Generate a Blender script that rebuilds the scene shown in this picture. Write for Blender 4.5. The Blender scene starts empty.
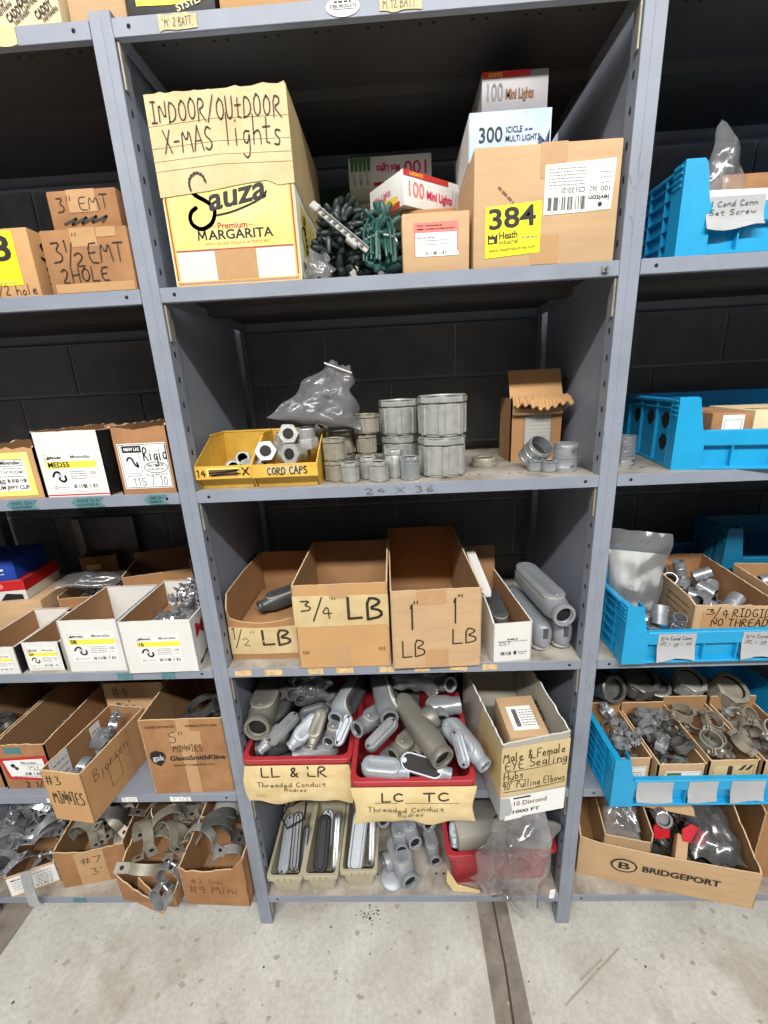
import bpy, bmesh, math, random
from mathutils import Vector, Matrix, Euler
SC = bpy.context.scene
COL = SC.collection
PI = math.pi
rnd = random.Random(7)

# ------------------------------------------------------------------ materials
def lin(c):
    c /= 255.0
    return c / 12.92 if c <= 0.04045 else ((c + 0.055) / 1.055) ** 2.4
def rgb(r, g, b): return (lin(r), lin(g), lin(b), 1.0)

def mat(name, col, rough=0.6, metal=0.0, var=0.0, scale=30.0, col2=None, bump=0.0, bscale=200.0, stretch=None, spec=0.5, coat=0.0):
    m = bpy.data.materials.new(name); m.use_nodes = True
    nt = m.node_tree; b = nt.nodes['Principled BSDF']
    b.inputs['Base Color'].default_value = col
    b.inputs['Roughness'].default_value = rough
    b.inputs['Metallic'].default_value = metal
    b.inputs['Specular IOR Level'].default_value = spec
    b.inputs['Coat Weight'].default_value = coat
    tc = nt.nodes.new('ShaderNodeTexCoord')
    mp = nt.nodes.new('ShaderNodeMapping')
    if stretch: mp.inputs['Scale'].default_value = stretch
    nt.links.new(tc.outputs['Object'], mp.inputs['Vector'])
    if var > 0 or col2:
        n = nt.nodes.new('ShaderNodeTexNoise'); n.inputs['Scale'].default_value = scale
        n.inputs['Detail'].default_value = 6; n.inputs['Roughness'].default_value = 0.65
        nt.links.new(mp.outputs[0], n.inputs['Vector'])
        r = nt.nodes.new('ShaderNodeValToRGB')
        c2 = col2 or tuple(x * (1 - var) for x in col[:3]) + (1,)
        r.color_ramp.elements[0].position = 0.32; r.color_ramp.elements[0].color = c2
        r.color_ramp.elements[1].position = 0.62; r.color_ramp.elements[1].color = col
        nt.links.new(n.outputs['Fac'], r.inputs['Fac']); nt.links.new(r.outputs[0], b.inputs['Base Color'])
    if bump > 0:
        n2 = nt.nodes.new('ShaderNodeTexNoise'); n2.inputs['Scale'].default_value = bscale; n2.inputs['Detail'].default_value = 4
        nt.links.new(mp.outputs[0], n2.inputs['Vector'])
        bp = nt.nodes.new('ShaderNodeBump'); bp.inputs['Strength'].default_value = bump; bp.inputs['Distance'].default_value = 0.004
        nt.links.new(n2.outputs['Fac'], bp.inputs['Height']); nt.links.new(bp.outputs[0], b.inputs['Normal'])
    return m

M = {}
def dm(k, *a, **kw): M[k] = mat(k, *a, **kw)
dm('steel', rgb(140,147,160), .5, var=.16, scale=9, bump=.04, bscale=60)
dm('steel_worn', rgb(176,170,160), .6, col2=rgb(128,118,104), scale=14, bump=.05)
dm('steel_under_shade', rgb(58,57,56), .7, var=.2, scale=8)  # shelf steel darkened: the shade under the shelves is put into the colour
dm('steel_hole', rgb(18,18,20), .9)
dm('zinc', rgb(184,188,192), .34, metal=.6, var=.25, scale=40)
dm('galv', rgb(184,185,180), .42, metal=.35, var=.28, scale=45, bump=.05, bscale=120)
dm('galv_old', rgb(164,158,142), .5, metal=.3, var=.3, scale=38, bump=.1, bscale=150)
dm('chrome', rgb(214,217,222), .24, metal=.75, var=.3, scale=50)
dm('steel_dark', rgb(126,126,122), .38, metal=.6, var=.4, scale=40)
dm('alu', rgb(154,159,164), .42, metal=.25, var=.12, scale=25, bump=.06, bscale=180)
dm('alu_light', rgb(160,166,174), .42, metal=.2, var=.1, scale=25, bump=.05, bscale=180)
dm('alu_warm', rgb(142,138,128), .45, metal=.4, var=.2, scale=22, bump=.1, bscale=220)
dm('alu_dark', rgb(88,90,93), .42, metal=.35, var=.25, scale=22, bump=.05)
dm('alu_shiny', rgb(166,169,172), .32, metal=.5, var=.25, scale=30)
dm('bore', rgb(22,21,20), .7)
dm('gasket', rgb(186,180,166), .7)
dm('rubber', rgb(32,33,36), .55)
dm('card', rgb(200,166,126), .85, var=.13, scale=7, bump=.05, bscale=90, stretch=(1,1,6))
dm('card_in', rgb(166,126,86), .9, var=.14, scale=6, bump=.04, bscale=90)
dm('card_dk', rgb(174,130,86), .85, var=.2, scale=6, bump=.06, bscale=70)
dm('card_old', rgb(176,130,88), .88, col2=rgb(138,96,60), scale=5, bump=.1, bscale=60)
dm('card_orange', rgb(200,156,106), .85, var=.12, scale=8, bump=.05, bscale=80)
dm('card_torn', rgb(226,196,156), .95, var=.15, scale=60, bump=.2)
dm('card_white', rgb(224,223,218), .75, var=.06, scale=8)
dm('card_grey', rgb(176,172,160), .8, var=.1, scale=8)
dm('card_cream', rgb(232,215,176), .75, col2=rgb(205,184,140), scale=6, bump=.05, bscale=50)
dm('tape_clear', rgb(192,152,108), .28, var=.1, scale=40)
dm('tape_cream', rgb(214,194,148), .6, col2=rgb(196,172,122), scale=12, bump=.05, bscale=60)
dm('paper', rgb(240,240,236), .7, var=.05, scale=20)
dm('paper_grey', rgb(178,180,182), .6, var=.12, scale=18)
dm('paper_bag', rgb(230,208,158), .75, col2=rgb(208,182,128), scale=8, bump=.3, bscale=26)
dm('masking', rgb(212,200,158), .8, col2=rgb(180,168,128), scale=60)
dm('tag_peel', rgb(226,198,148), .8, col2=rgb(196,160,104), scale=90)
dm('tag_teal', rgb(86,132,138), .7, var=.25, scale=60)
dm('sticker', rgb(250,236,20), .45)
dm('label_yellow', rgb(240,220,104), .55, col2=rgb(240,230,160), scale=9)
dm('red_card', rgb(198,28,34), .55, var=.1)
dm('blue_card', rgb(28,70,168), .5, var=.15)
dm('green_card', rgb(86,126,92), .6, var=.35, scale=20)
dm('ice_card', rgb(196,214,236), .5, col2=rgb(150,180,220), scale=10)
dm('silver_card', rgb(152,148,150), .4, var=.12, scale=14)
dm('black_card', rgb(26,25,26), .5)
dm('blue_plastic', rgb(28,160,212), .42, var=.14, scale=12, bump=.03)
dm('teal_plastic', rgb(16,104,140), .45, var=.15, scale=12)
dm('yellow_plastic', rgb(224,184,78), .45, col2=rgb(200,156,60), scale=14)
dm('red_plastic', rgb(178,52,58), .42, var=.15, scale=16)
dm('tan_plastic', rgb(186,178,152), .5, var=.14, scale=18)
dm('wire_green', rgb(26,44,38), .5, var=.3, scale=60)
dm('wire_teal', rgb(48,92,84), .45, var=.3, scale=60)
dm('socket_green', rgb(40,52,50), .4, var=.3, scale=80)
dm('rail_plastic', rgb(180,180,174), .45, var=.15, scale=30)
dm('white_plastic', rgb(226,226,222), .4)
dm('black_plastic', rgb(24,24,26), .35)
dm('red_fabric', rgb(206,30,48), .5, var=.2, scale=50)
dm('picture', rgb(96,100,104), .35, col2=rgb(12,13,16), scale=5)
dm('mortar', rgb(178,178,178), .9, var=.2, scale=30, bump=.2)
dm('block', rgb(132,133,135), .8, var=.25, scale=14, bump=.35, bscale=120)
# inks
for k, c in dict(ink=(26,24,24), marker=(58,46,36), pencil=(110,100,96), grey=(120,120,122), red=(190,42,40), yellow=(248,228,80),
                 white=(244,244,240), gold=(238,200,60), orange=(214,100,44), teal=(60,110,112), pink=(238,122,112), blue=(40,70,120),
                 magenta=(214,40,90), green=(70,120,70), lightgrey=(196,196,196), cream=(236,222,170), brown=(120,78,44)).items():
    dm('ink_' + k, rgb(*c), .6)
PALN = ['ink','marker','pencil','grey','red','yellow','white','gold','orange','teal','pink','blue','magenta','green','lightgrey','cream','brown']
PAL = [M['ink_' + k] for k in PALN]
PI_ = {k: i for i, k in enumerate(PALN)}

def clear_mat(name, tint, rough=.12, haze=.12, gl=.5):
    m = bpy.data.materials.new(name); m.use_nodes = True
    nt = m.node_tree; nt.nodes.clear()
    out = nt.nodes.new('ShaderNodeOutputMaterial')
    tr = nt.nodes.new('ShaderNodeBsdfTransparent'); tr.inputs[0].default_value = tint
    gls = nt.nodes.new('ShaderNodeBsdfGlossy'); gls.inputs['Roughness'].default_value = rough; gls.inputs['Color'].default_value = (.95,.95,.95,1)
    df = nt.nodes.new('ShaderNodeBsdfDiffuse'); df.inputs[0].default_value = (.75,.75,.76,1)
    lw = nt.nodes.new('ShaderNodeLayerWeight'); lw.inputs['Blend'].default_value = gl
    m1 = nt.nodes.new('ShaderNodeMixShader'); m1.inputs[0].default_value = haze
    m2 = nt.nodes.new('ShaderNodeMixShader')
    nt.links.new(tr.outputs[0], m1.inputs[1]); nt.links.new(df.outputs[0], m1.inputs[2])
    nt.links.new(lw.outputs['Fresnel'], m2.inputs[0]); nt.links.new(m1.outputs[0], m2.inputs[1]); nt.links.new(gls.outputs[0], m2.inputs[2])
    nt.links.new(m2.outputs[0], out.inputs['Surface'])
    M[name] = m
clear_mat('clear_film', (.97,.97,.97,1), .09, .10, .42)
clear_mat('clear_film_thick', (.95,.96,.97,1), .13, .12, .34)
clear_mat('clear_grey', (.74,.75,.77,1), .18, .08, .4)

# ------------------------------------------------------------------ mesh builder
class MB:
    def __init__(s):
        s.v = []; s.f = []; s.m = []; s.M = Matrix.Identity(4)
    def add(s, verts, faces, mi=0):
        b = len(s.v)
        for p in verts: s.v.append(tuple(s.M @ Vector(p)))
        for k, f in enumerate(faces):
            s.f.append([b + i for i in f]); s.m.append(mi if isinstance(mi, int) else mi[k])
        return s
    def box(s, x0, y0, z0, x1, y1, z1, mi=0):
        v = [(x0,y0,z0),(x1,y0,z0),(x1,y1,z0),(x0,y1,z0),(x0,y0,z1),(x1,y0,z1),(x1,y1,z1),(x0,y1,z1)]
        return s.add(v, [(0,3,2,1),(4,5,6,7),(0,1,5,4),(1,2,6,5),(2,3,7,6),(3,0,4,7)], mi)
    def bbox(s, x0, y0, z0, x1, y1, z1, r=.002, mi=0, seg=1):
        bm = bmesh.new(); bmesh.ops.create_cube(bm, size=1)
        for v in bm.verts: v.co = ((x0+x1)/2+v.co.x*(x1-x0), (y0+y1)/2+v.co.y*(y1-y0), (z0+z1)/2+v.co.z*(z1-z0))
        bmesh.ops.bevel(bm, geom=list(bm.edges), offset=r, segments=seg, affect='EDGES', profile=.5)
        bm.verts.index_update()
        s.add([v.co.copy() for v in bm.verts], [[v.index for v in f.verts] for f in bm.faces], mi); bm.free()
        return s
    def prism(s, poly, off, mi=0):
        n = len(poly); off = Vector(off)
        v = [Vector(p) for p in poly] + [Vector(p) + off for p in poly]
        f = [list(range(n))[::-1], [n + i for i in range(n)]] + [[i, (i+1) % n, n + (i+1) % n, n + i] for i in range(n)]
        return s.add(v, f, mi)
    def loft(s, rings, mi=0, cap0=True, cap1=True, closed=True):
        n = len(rings[0]); v = [p for r in rings for p in r]; f = []
        for k in range(len(rings) - 1):
            for i in range(n if closed else n - 1):
                j = (i + 1) % n
                f.append([k*n+i, k*n+j, (k+1)*n+j, (k+1)*n+i])
        if cap0: f.append(list(range(n))[::-1])
        if cap1: f.append([(len(rings)-1)*n + i for i in range(n)])
        return s.add(v, f, mi)
    def lathe(s, prof, n=24, mi=0, cap0=True, cap1=True, poly=None):
        rings = []
        for r, z in prof:
            rings.append([(r*math.cos(2*PI*i/n), r*math.sin(2*PI*i/n), z) for i in range(n)])
        return s.loft(rings, mi, cap0, cap1)
    def tube(s, pts, r, n=8, mi=0, cap=True, rr=None):
        pts = [Vector(p) for p in pts]; rings = []; up = None
        for i, p in enumerate(pts):
            t = (pts[min(i+1, len(pts)-1)] - pts[max(i-1, 0)])
            t = t.normalized() if t.length > 1e-9 else Vector((0,0,1))
            if up is None:
                up = Vector((0,0,1)) if abs(t.z) < .9 else Vector((1,0,0))
            a = t.cross(up)
            if a.length < 1e-6: a = t.orthogonal()
            a.normalize(); b = a.cross(t).normalized(); up = b
            q = rr[i] if rr else r
            rings.append([p + a*q*math.cos(2*PI*k/n) + b*q*math.sin(2*PI*k/n) for k in range(n)])
        return s.loft(rings, mi, cap, cap)
    def strip(s, prof, w, t, mi=0):
        """bent metal strap: prof is an open polyline in the y-z plane, w the width along x, t the thickness"""
        P = [Vector((0, a, b)) for a, b in prof]; rings = []
        for i, p in enumerate(P):
            d = (P[min(i+1, len(P)-1)] - P[max(i-1, 0)]).normalized()
            nrm = Vector((0, -d.z, d.y)) * t / 2
            rings.append([p + nrm + Vector((-w/2,0,0)), p + nrm + Vector((w/2,0,0)), p - nrm + Vector((w/2,0,0)), p - nrm + Vector((-w/2,0,0))])
        return s.loft(rings, mi)
    def mesh(s, name, mats, smooth=False, angle=35):
        me = bpy.data.meshes.new(name)
        me.from_pydata(s.v, [], s.f)
        for m in (mats if isinstance(mats, (list, tuple)) else [mats]): me.materials.append(M[m] if isinstance(m, str) else m)
        me.polygons.foreach_set('material_index', s.m)
        if smooth:
            me.polygons.foreach_set('use_smooth', [True]*len(s.f))
            me.set_sharp_from_angle(angle=math.radians(angle))
        me.update()
        return me
    def build(s, name, mats, parent=None, smooth=False, label=None, angle=35):
        return link(name, s.mesh(name, mats, smooth, angle), parent, label)

def link(name, me, parent=None, label=None):
    o = bpy.data.objects.new(name, me); COL.objects.link(o)
    if parent is not None: o.parent = parent
    if label: o['label'] = label
    return o
def tag(o, label, cat, group=None, kind=None):
    o['label'] = label; o['category'] = cat
    if group: o['group'] = group
    if kind: o['kind'] = kind
    return o
def thing(name, label, cat, loc=(0,0,0), rot=(0,0,0), group=None):
    o = bpy.data.objects.new(name, None); COL.objects.link(o)
    o.empty_display_size = .03
    place(o, loc, rot)
    return tag(o, label, cat, group)
def place(o, loc, rot=(0,0,0), sc=None):
    o.location = loc
    if isinstance(rot, (int, float)): rot = (0, 0, rot)
    if isinstance(rot, Matrix):
        o.rotation_euler = rot.to_euler()
    else: o.rotation_euler = rot
    if sc: o.scale = (sc, sc, sc)
    return o
KIDS = {}
def kids(o): return [c for c in bpy.data.objects if c.parent == o]
def dup(root, loc, rot=(0,0,0), label=None, group=None, sc=None):
    r = root.copy(); COL.objects.link(r); place(r, loc, rot, sc)
    if label: r['label'] = label
    if group: r['group'] = group
    for ch in KIDS.setdefault(root.name, kids(root)):
        c = ch.copy(); COL.objects.link(c); c.parent = r
        for g in KIDS.setdefault(ch.name, kids(ch)):
            d = g.copy(); COL.objects.link(d); d.parent = c
    return r
def frame_to(p0, p1, up=(0,0,1), roll=0.0):
    """rotation whose local +Y runs from p0 to p1 and local +Z is as near to up as it gets"""
    y = (Vector(p1) - Vector(p0)).normalized(); x = y.cross(Vector(up)).normalized(); z = x.cross(y)
    m = Matrix((x, y, z)).transposed()
    return m @ Matrix.Rotation(roll, 3, 'Y')

# ------------------------------------------------------------------ lettering
class Face:
    """a flat face: origin, across, up, outward"""
    def __init__(s, o=(0,0,0), u=(1,0,0), v=(0,0,1), n=None):
        s.o = Vector(o); s.u = Vector(u).normalized(); s.v = Vector(v).normalized()
        s.n = Vector(n) if n else s.u.cross(s.v); s.n.normalize()
    def p(s, a, b, c=0.0): return s.o + s.u*a + s.v*b + s.n*c
    def sub(s, a, b, ang=0.0, c=0.0):
        ca, sa = math.cos(ang), math.sin(ang)
        return Face(s.p(a, b, c), s.u*ca + s.v*sa, s.v*ca - s.u*sa, s.n)
FRONT = Face((0,0,0), (1,0,0), (0,0,1))

_tc = {}
def glyphs(txt, bold):
    k = (txt, bold)
    if k not in _tc:
        cu = bpy.data.curves.new('t', 'FONT'); cu.body = txt; cu.size = 1; cu.resolution_u = 3; cu.offset = .026 if bold else .010
        o = bpy.data.objects.new('t', cu); COL.objects.link(o)
        bpy.context.view_layer.update()
        me = bpy.data.meshes.new_from_object(o.evaluated_get(bpy.context.evaluated_depsgraph_get()))
        v = [tuple(q.co) for q in me.vertices]; f = [list(q.vertices) for q in me.polygons]
        bpy.data.objects.remove(o); bpy.data.curves.remove(cu); bpy.data.meshes.remove(me)
        _tc[k] = (v, f)
    return _tc[k]

HW = {
'A':'0,0 .3,1 .58,0|.1,.38 .5,.4','B':'.05,0 .05,1 .4,.95 .48,.75 .1,.52 .5,.42 .52,.12 .05,0','C':'.5,.85 .3,1 .08,.75 .05,.3 .25,0 .52,.15',
'D':'.05,0 .08,1 .4,.9 .55,.5 .4,.1 .0,0','E':'.5,1 .06,.97 .05,.03 .52,0|.05,.52 .42,.54','F':'.05,0 .06,1 .5,1|.06,.52 .4,.54',
'G':'.5,.85 .28,1 .06,.7 .06,.25 .3,0 .52,.15 .52,.42 .3,.42','H':'.04,0 .06,1|.5,0 .5,1|.05,.5 .5,.54','I':'.08,1 .42,1|.25,1 .24,0|.05,0 .42,0',
'J':'.4,1 .42,.2 .25,0 .05,.15','K':'.05,0 .05,1|.48,1 .06,.45 .5,0','L':'.06,1 .05,0 .5,.03','M':'.0,0 .1,1 .32,.4 .55,1 .66,0','N':'.03,0 .06,1 .48,.03 .52,1',
'O':'.28,1 .05,.7 .08,.2 .3,0 .52,.3 .5,.8 .28,1','P':'.05,0 .06,1 .42,.95 .48,.65 .06,.5','R':'.04,0 .06,1 .42,.95 .46,.65 .08,.5 .52,0',
'S':'.48,.88 .25,1 .06,.8 .1,.6 .45,.4 .48,.15 .22,0 .02,.12','T':'.0,1 .52,1|.26,1 .25,0','U':'.05,1 .05,.2 .25,0 .48,.15 .5,1','V':'.03,1 .26,0 .5,1',
'W':'.0,1 .16,0 .32,.7 .48,0 .66,1','X':'.04,1 .5,0|.5,1 .02,0','Y':'.03,1 .26,.5|.5,1 .2,0','Z':'.03,1 .5,1 .02,0 .52,0',
'1':'.12,.85 .25,1 .24,0','2':'.05,.8 .25,1 .46,.8 .4,.5 .03,.02 .52,.03','3':'.06,.95 .45,.97 .2,.58 .46,.4 .4,.08 .05,.03','4':'.4,0 .38,1 .02,.38 .54,.4',
'5':'.48,1 .1,1 .08,.6 .4,.6 .46,.2 .25,0 .03,.1','6':'.42,1 .1,.5 .1,.1 .35,0 .46,.25 .3,.45 .1,.3','7':'.03,1 .5,1 .2,0','8':'.27,.52 .08,.75 .27,1 .45,.75 .27,.52 .05,.25 .27,0 .5,.25 .27,.52',
'9':'.44,.7 .2,.5 .06,.75 .25,1 .44,.85 .44,.5 .36,0','0':'.27,1 .06,.7 .08,.2 .28,0 .48,.3 .46,.8 .27,1','/':'.0,-.1 .45,1.1','-':'.05,.5 .4,.52','"':'.1,1.05 .08,.75|.28,1.05 .26,.75',
"'":'.1,1.05 .08,.78','.':'.05,0 .1,.05','#':'.15,0 .22,1|.4,0 .46,1|.0,.68 .6,.7|.0,.32 .58,.34','+':'.25,.2 .25,.8|.0,.5 .5,.5','&':'.5,0 .12,.75 .28,1 .4,.8 .08,.25 .25,0 .5,.4','_':'.0,0 .5,0',
'a':'.4,.5 .12,.5 .05,.15 .2,0 .4,.2 .42,.5 .44,0','b':'.06,1 .06,0 .32,.02 .42,.3 .3,.5 .06,.4','c':'.4,.42 .2,.5 .05,.25 .2,0 .42,.1','d':'.42,.45 .12,.5 .05,.15 .2,0 .42,.2|.44,1 .42,0',
'e':'.06,.25 .42,.3 .3,.52 .1,.42 .06,.12 .25,0 .44,.1','f':'.4,.95 .24,.95 .18,0|.02,.5 .4,.52','g':'.42,.48 .12,.5 .06,.15 .3,.05 .42,.48 .4,-.3 .2,-.45 .02,-.3','h':'.06,1 .05,0|.05,.35 .25,.5 .4,.4 .42,0',
'i':'.12,.5 .12,0|.12,.72 .13,.76','j':'.25,.5 .22,-.3 .05,-.35','k':'.06,1 .05,0|.38,.5 .06,.22 .4,0','l':'.1,1 .1,0','m':'.04,0 .05,.5|.05,.35 .2,.5 .28,.4 .29,0|.29,.35 .44,.5 .54,.4 .55,0',
'n':'.05,0 .05,.5|.05,.35 .25,.5 .4,.4 .42,0','o':'.24,.5 .06,.3 .1,.05 .28,0 .42,.25 .24,.5','p':'.06,.5 .05,-.4|.06,.4 .3,.5 .42,.28 .3,.02 .06,.1','r':'.06,0 .06,.5|.06,.3 .22,.5 .36,.46',
's':'.38,.45 .16,.5 .08,.36 .34,.2 .3,.02 .05,.05','t':'.2,.9 .18,.08 .36,.03|.0,.58 .4,.6','u':'.05,.5 .07,.08 .25,0 .4,.2|.42,.5 .43,0','v':'.03,.5 .22,0 .42,.5','w':'.0,.5 .14,0 .28,.4 .42,0 .56,.5',
'x':'.04,.5 .4,0|.4,.5 .02,0','y':'.04,.5 .22,.1|.42,.5 .1,-.4','z':'.03,.5 .4,.5 .02,0 .42,0',' ':'','%':'.0,0 .5,1|.05,.85 .15,.9|.4,.1 .5,.15'}

class Print(MB):
    def __init__(s, face, c=.0012):
        super().__init__(); s.F = face; s.c = c; s.r = random.Random(3)
    def poly(s, pts, col='ink', dc=0):
        s.add([s.F.p(a, b, s.c + dc) for a, b in pts], [list(range(len(pts)))], PI_[col]); return s
    def rect(s, a0, b0, a1, b1, col='ink', dc=0): return s.poly([(a0,b0),(a1,b0),(a1,b1),(a0,b1)], col, dc)
    def frame(s, a0, b0, a1, b1, t, col='ink', dc=0):
        s.rect(a0,b0,a1,b0+t,col,dc); s.rect(a0,b1-t,a1,b1,col,dc); s.rect(a0,b0+t,a0+t,b1-t,col,dc); s.rect(a1-t,b0+t,a1,b1-t,col,dc); return s
    def disc(s, a, b, ra, rb=None, col='ink', dc=0, n=20):
        rb = rb or ra
        return s.poly([(a+ra*math.cos(2*PI*i/n), b+rb*math.sin(2*PI*i/n)) for i in range(n)], col, dc)
    def stroke(s, pts, w, col='ink', dc=0):
        for (a0,b0),(a1,b1) in zip(pts, pts[1:]):
            dx, dy = a1-a0, b1-b0; L = math.hypot(dx, dy)
            if L < 1e-7: continue
            dx /= L; dy /= L; e = w*.4; nx, ny = -dy*w/2, dx*w/2
            s.poly([(a0-dx*e+nx*.7,b0-dy*e+ny*.7),(a0-dx*e-nx*.7,b0-dy*e-ny*.7),(a0-nx,b0-ny),(a1-nx,b1-ny),(a1+dx*e-nx*.7,b1+dy*e-ny*.7),(a1+dx*e+nx*.7,b1+dy*e+ny*.7),(a1+nx,b1+ny),(a0+nx,b0+ny)], col, dc)
        return s
    def text(s, t, a, b, h, w=None, col='ink', bold=False, ang=0.0, dc=0, align='l', slant=0.0):
        v, f = glyphs(t, False)
        if not v: return s
        if bold == 1:
            for k_, (ax, ay) in enumerate(((.045,0),(0,.03),(.045,.03))): s.text(t, a + h*(ax*math.cos(ang)-ay*math.sin(ang)), b + h*(ax*math.sin(ang)+ay*math.cos(ang)), h, w, col, 2, ang, dc+.00004*(k_+1), align, slant)
        x0 = min(p[0] for p in v); x1 = max(p[0] for p in v)
        k = h / .70; kx = k if w is None else w / (x1 - x0)
        off = {'l': 0, 'c': -(x1-x0)*kx/2, 'r': -(x1-x0)*kx}[align]
        fr = s.F.sub(a, b, ang)
        s.add([fr.p((p[0]-x0)*kx + off + p[1]*k*slant, p[1]*k, s.c + dc) for p in v], f, PI_[col]); return s
    def hand(s, t, a, b, h, w=None, lw=None, col='marker', ang=0.0, jit=.05, slant=.0, dc=0, gap=.16):
        lw = lw or h*.09
        adv = []; x = 0
        for ch in t:
            st = HW.get(ch, '')
            wd = max([float(q.split(',')[0]) for seg in st.split('|') if seg for q in seg.split()] + [.3]); adv.append((x, st)); x += wd + gap
        tot = max(x - gap, .1); kx = h if w is None else w / tot
        fr = s.F; s.F = fr.sub(a, b, ang)
        for x, st in adv:
            dy = s.r.uniform(-jit, jit); sx = s.r.uniform(.94, 1.06); sy = s.r.uniform(.93, 1.07)
            for seg in st.split('|'):
                if not seg: continue
                pts = [tuple(map(float, q.split(','))) for q in seg.split()]
                pts = [((x + p*sx + q*slant)*kx, (q*sy + dy)*h) for p, q in pts]
                s.stroke(smooth2(pts), lw, col, dc)
        s.F = fr; return s
    def bars(s, a0, b0, a1, b1, n=24, col='ink', dc=0):
        x = a0; st = (a1-a0)/n
        for i in range(n):
            if s.r.random() < .72: s.rect(x, b0, x + st*s.r.choice([.35,.55,.8]), b1, col, dc)
            x += st
        return s
    def fine(s, a0, b0, a1, h, col='grey', dc=0):
        """a line of small print too small to read: short dashes"""
        x = a0
        while x < a1:
            w = s.r.uniform(.8, 2.6)*h
            s.rect(x, b0, min(x+w, a1), b0+h*.62, col, dc); x += w + h*.5
        return s
    def done(s, parent, name='lettering', label=None):
        best = None
        for so, f, pa in SLABS.get(parent.name, []):          # lettering belongs to the label it is printed on
            if (f.n - s.F.n).length > .01 or abs((f.o - s.F.o).dot(f.n)) > .004: continue
            xs = [q[0] for q in pa]; ys = [q[1] for q in pa]
            n = sum(1 for v in s.v if min(xs)-.003 <= (Vector(v)-f.o).dot(f.u) <= max(xs)+.003 and min(ys)-.003 <= (Vector(v)-f.o).dot(f.v) <= max(ys)+.003)
            if n > .9*len(s.v) and (best is None or (max(xs)-min(xs))*(max(ys)-min(ys)) < best[1]): best = (so, (max(xs)-min(xs))*(max(ys)-min(ys)))
        return s.build(name, PAL, best[0] if best else parent, label=label)
SLABS = {}

def smooth2(p):
    if len(p) < 4: return p
    q = [p[0]]
    for a, b in zip(p[:-1], p[1:]):
        q += [(a[0]*.75+b[0]*.25, a[1]*.75+b[1]*.25), (a[0]*.25+b[0]*.75, a[1]*.25+b[1]*.75)]
    return q + [p[-1]]

def slab(face, poly, mat_, parent, name='paper_label', c=.0004, t=.0005, label=None):
    mb = MB(); mb.prism([face.p(a, b, c) for a, b in poly], face.n*t, 0)
    so = mb.build(name, mat_, parent, label=label); SLABS.setdefault(parent.name, []).append((so, face, poly)); return so
def rpoly(a0, b0, a1, b1): return [(a0,b0),(a1,b0),(a1,b1),(a0,b1)]

# ------------------------------------------------------------------ cartons
def interp(prof, s):
    if not isinstance(prof, (list, tuple)): return prof
    for (a, za), (b, zb) in zip(prof, prof[1:]):
        if s <= b: return za + (zb - za)*(0 if b == a else (s - a)/(b - a))
    return prof[-1][1]
def sheet(mb, p0, p1, prof, t, jit=0.0, bow=0.0, lean=0.0, mi=(0,1,2), n=None, z0=0.0, r=rnd):
    """one cardboard wall from p0 to p1, thickness t to its left; prof gives the height along it"""
    p0 = Vector((p0[0], p0[1], 0)); p1 = Vector((p1[0], p1[1], 0)); d = p1 - p0; L = d.length; d.normalize()
    nl = Vector((-d.y, d.x, 0))
    if n is None: n = max(2, int(L/.012)) if (jit or bow) else 8
    S = sorted(set([i/n for i in range(n+1)] + ([a for a, _ in prof] if isinstance(prof, (list, tuple)) else [])))
    rows = []
    for s in S:
        h = interp(prof, s) + (r.uniform(-jit, jit) if jit else 0)
        out = -nl*(bow*math.sin(PI*s))
        q = p0 + d*(L*s)
        b_o = q + Vector((0,0,z0)); t_o = q + out - nl*lean + Vector((0,0,h))
        m_o = (b_o + t_o)/2 + out*.25
        rows.append((b_o, m_o, t_o, t_o + nl*t, m_o + nl*t, b_o + nl*t))
    v = [p for row in rows for p in row]; f = []; m = []
    for i in range(len(rows)-1):
        for k in range(6):
            k2 = (k+1) % 6
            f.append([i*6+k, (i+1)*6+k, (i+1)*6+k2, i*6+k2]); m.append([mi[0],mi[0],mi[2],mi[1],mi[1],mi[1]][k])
    f.append([0,1,2,3,4,5]); m.append(mi[2]); e = (len(rows)-1)*6
    f.append([e+5,e+4,e+3,e+2,e+1,e]); m.append(mi[2])
    mb.add(v, f, m)
def carton(name, label, cat, loc, rz, w, d, front, left, right, back, mats=('card','card_in','card_torn'), t=.0035, jit=0.0, bow=0.0, group=None, lean=0.0, rot=None):
    """open cardboard box; local x across the front, y into the shelf; left/right profiles run front to back"""
    o = thing(name, label, cat, loc, rot or (0,0,math.radians(rz)), group)
    mb = MB()
    jf = jit if isinstance(jit, (list, tuple)) else [jit]*4
    rev = lambda p: [(1-a, z) for a, z in reversed(p)] if isinstance(p, (list, tuple)) else p
    sheet(mb, (0,0), (w,0), front, t, jf[0], bow, lean)
    sheet(mb, (w,0), (w,d), right, t, jf[2], bow*.5)
    sheet(mb, (w,d), (0,d), rev(back), t, jf[3], 0)
    sheet(mb, (0,d), (0,0), rev(left), t, jf[1], bow*.5)
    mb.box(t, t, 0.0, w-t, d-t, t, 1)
    mb.build('body', mats, o)
    return o
def closed(name, label, cat, loc, rz, w, d, h, m='card', group=None, tape=None, rot=None, seam=True, r=.003):
    o = thing(name, label, cat, loc, rot or (0,0,math.radians(rz)), group)
    MB().bbox(0, 0, 0, w, d, h, r, 0, 2).build('body', m, o, True)
    if tape:
        mb = MB(); a0, a1 = tape; q = .0005
        mb.box(a0, -q, h*.72, a1, 0.002, h+q, 0); mb.box(a0, 0, h-.002, a1, d, h+q, 0)
        mb.build('packing_tape', 'tape_clear', o)
    return o
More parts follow.
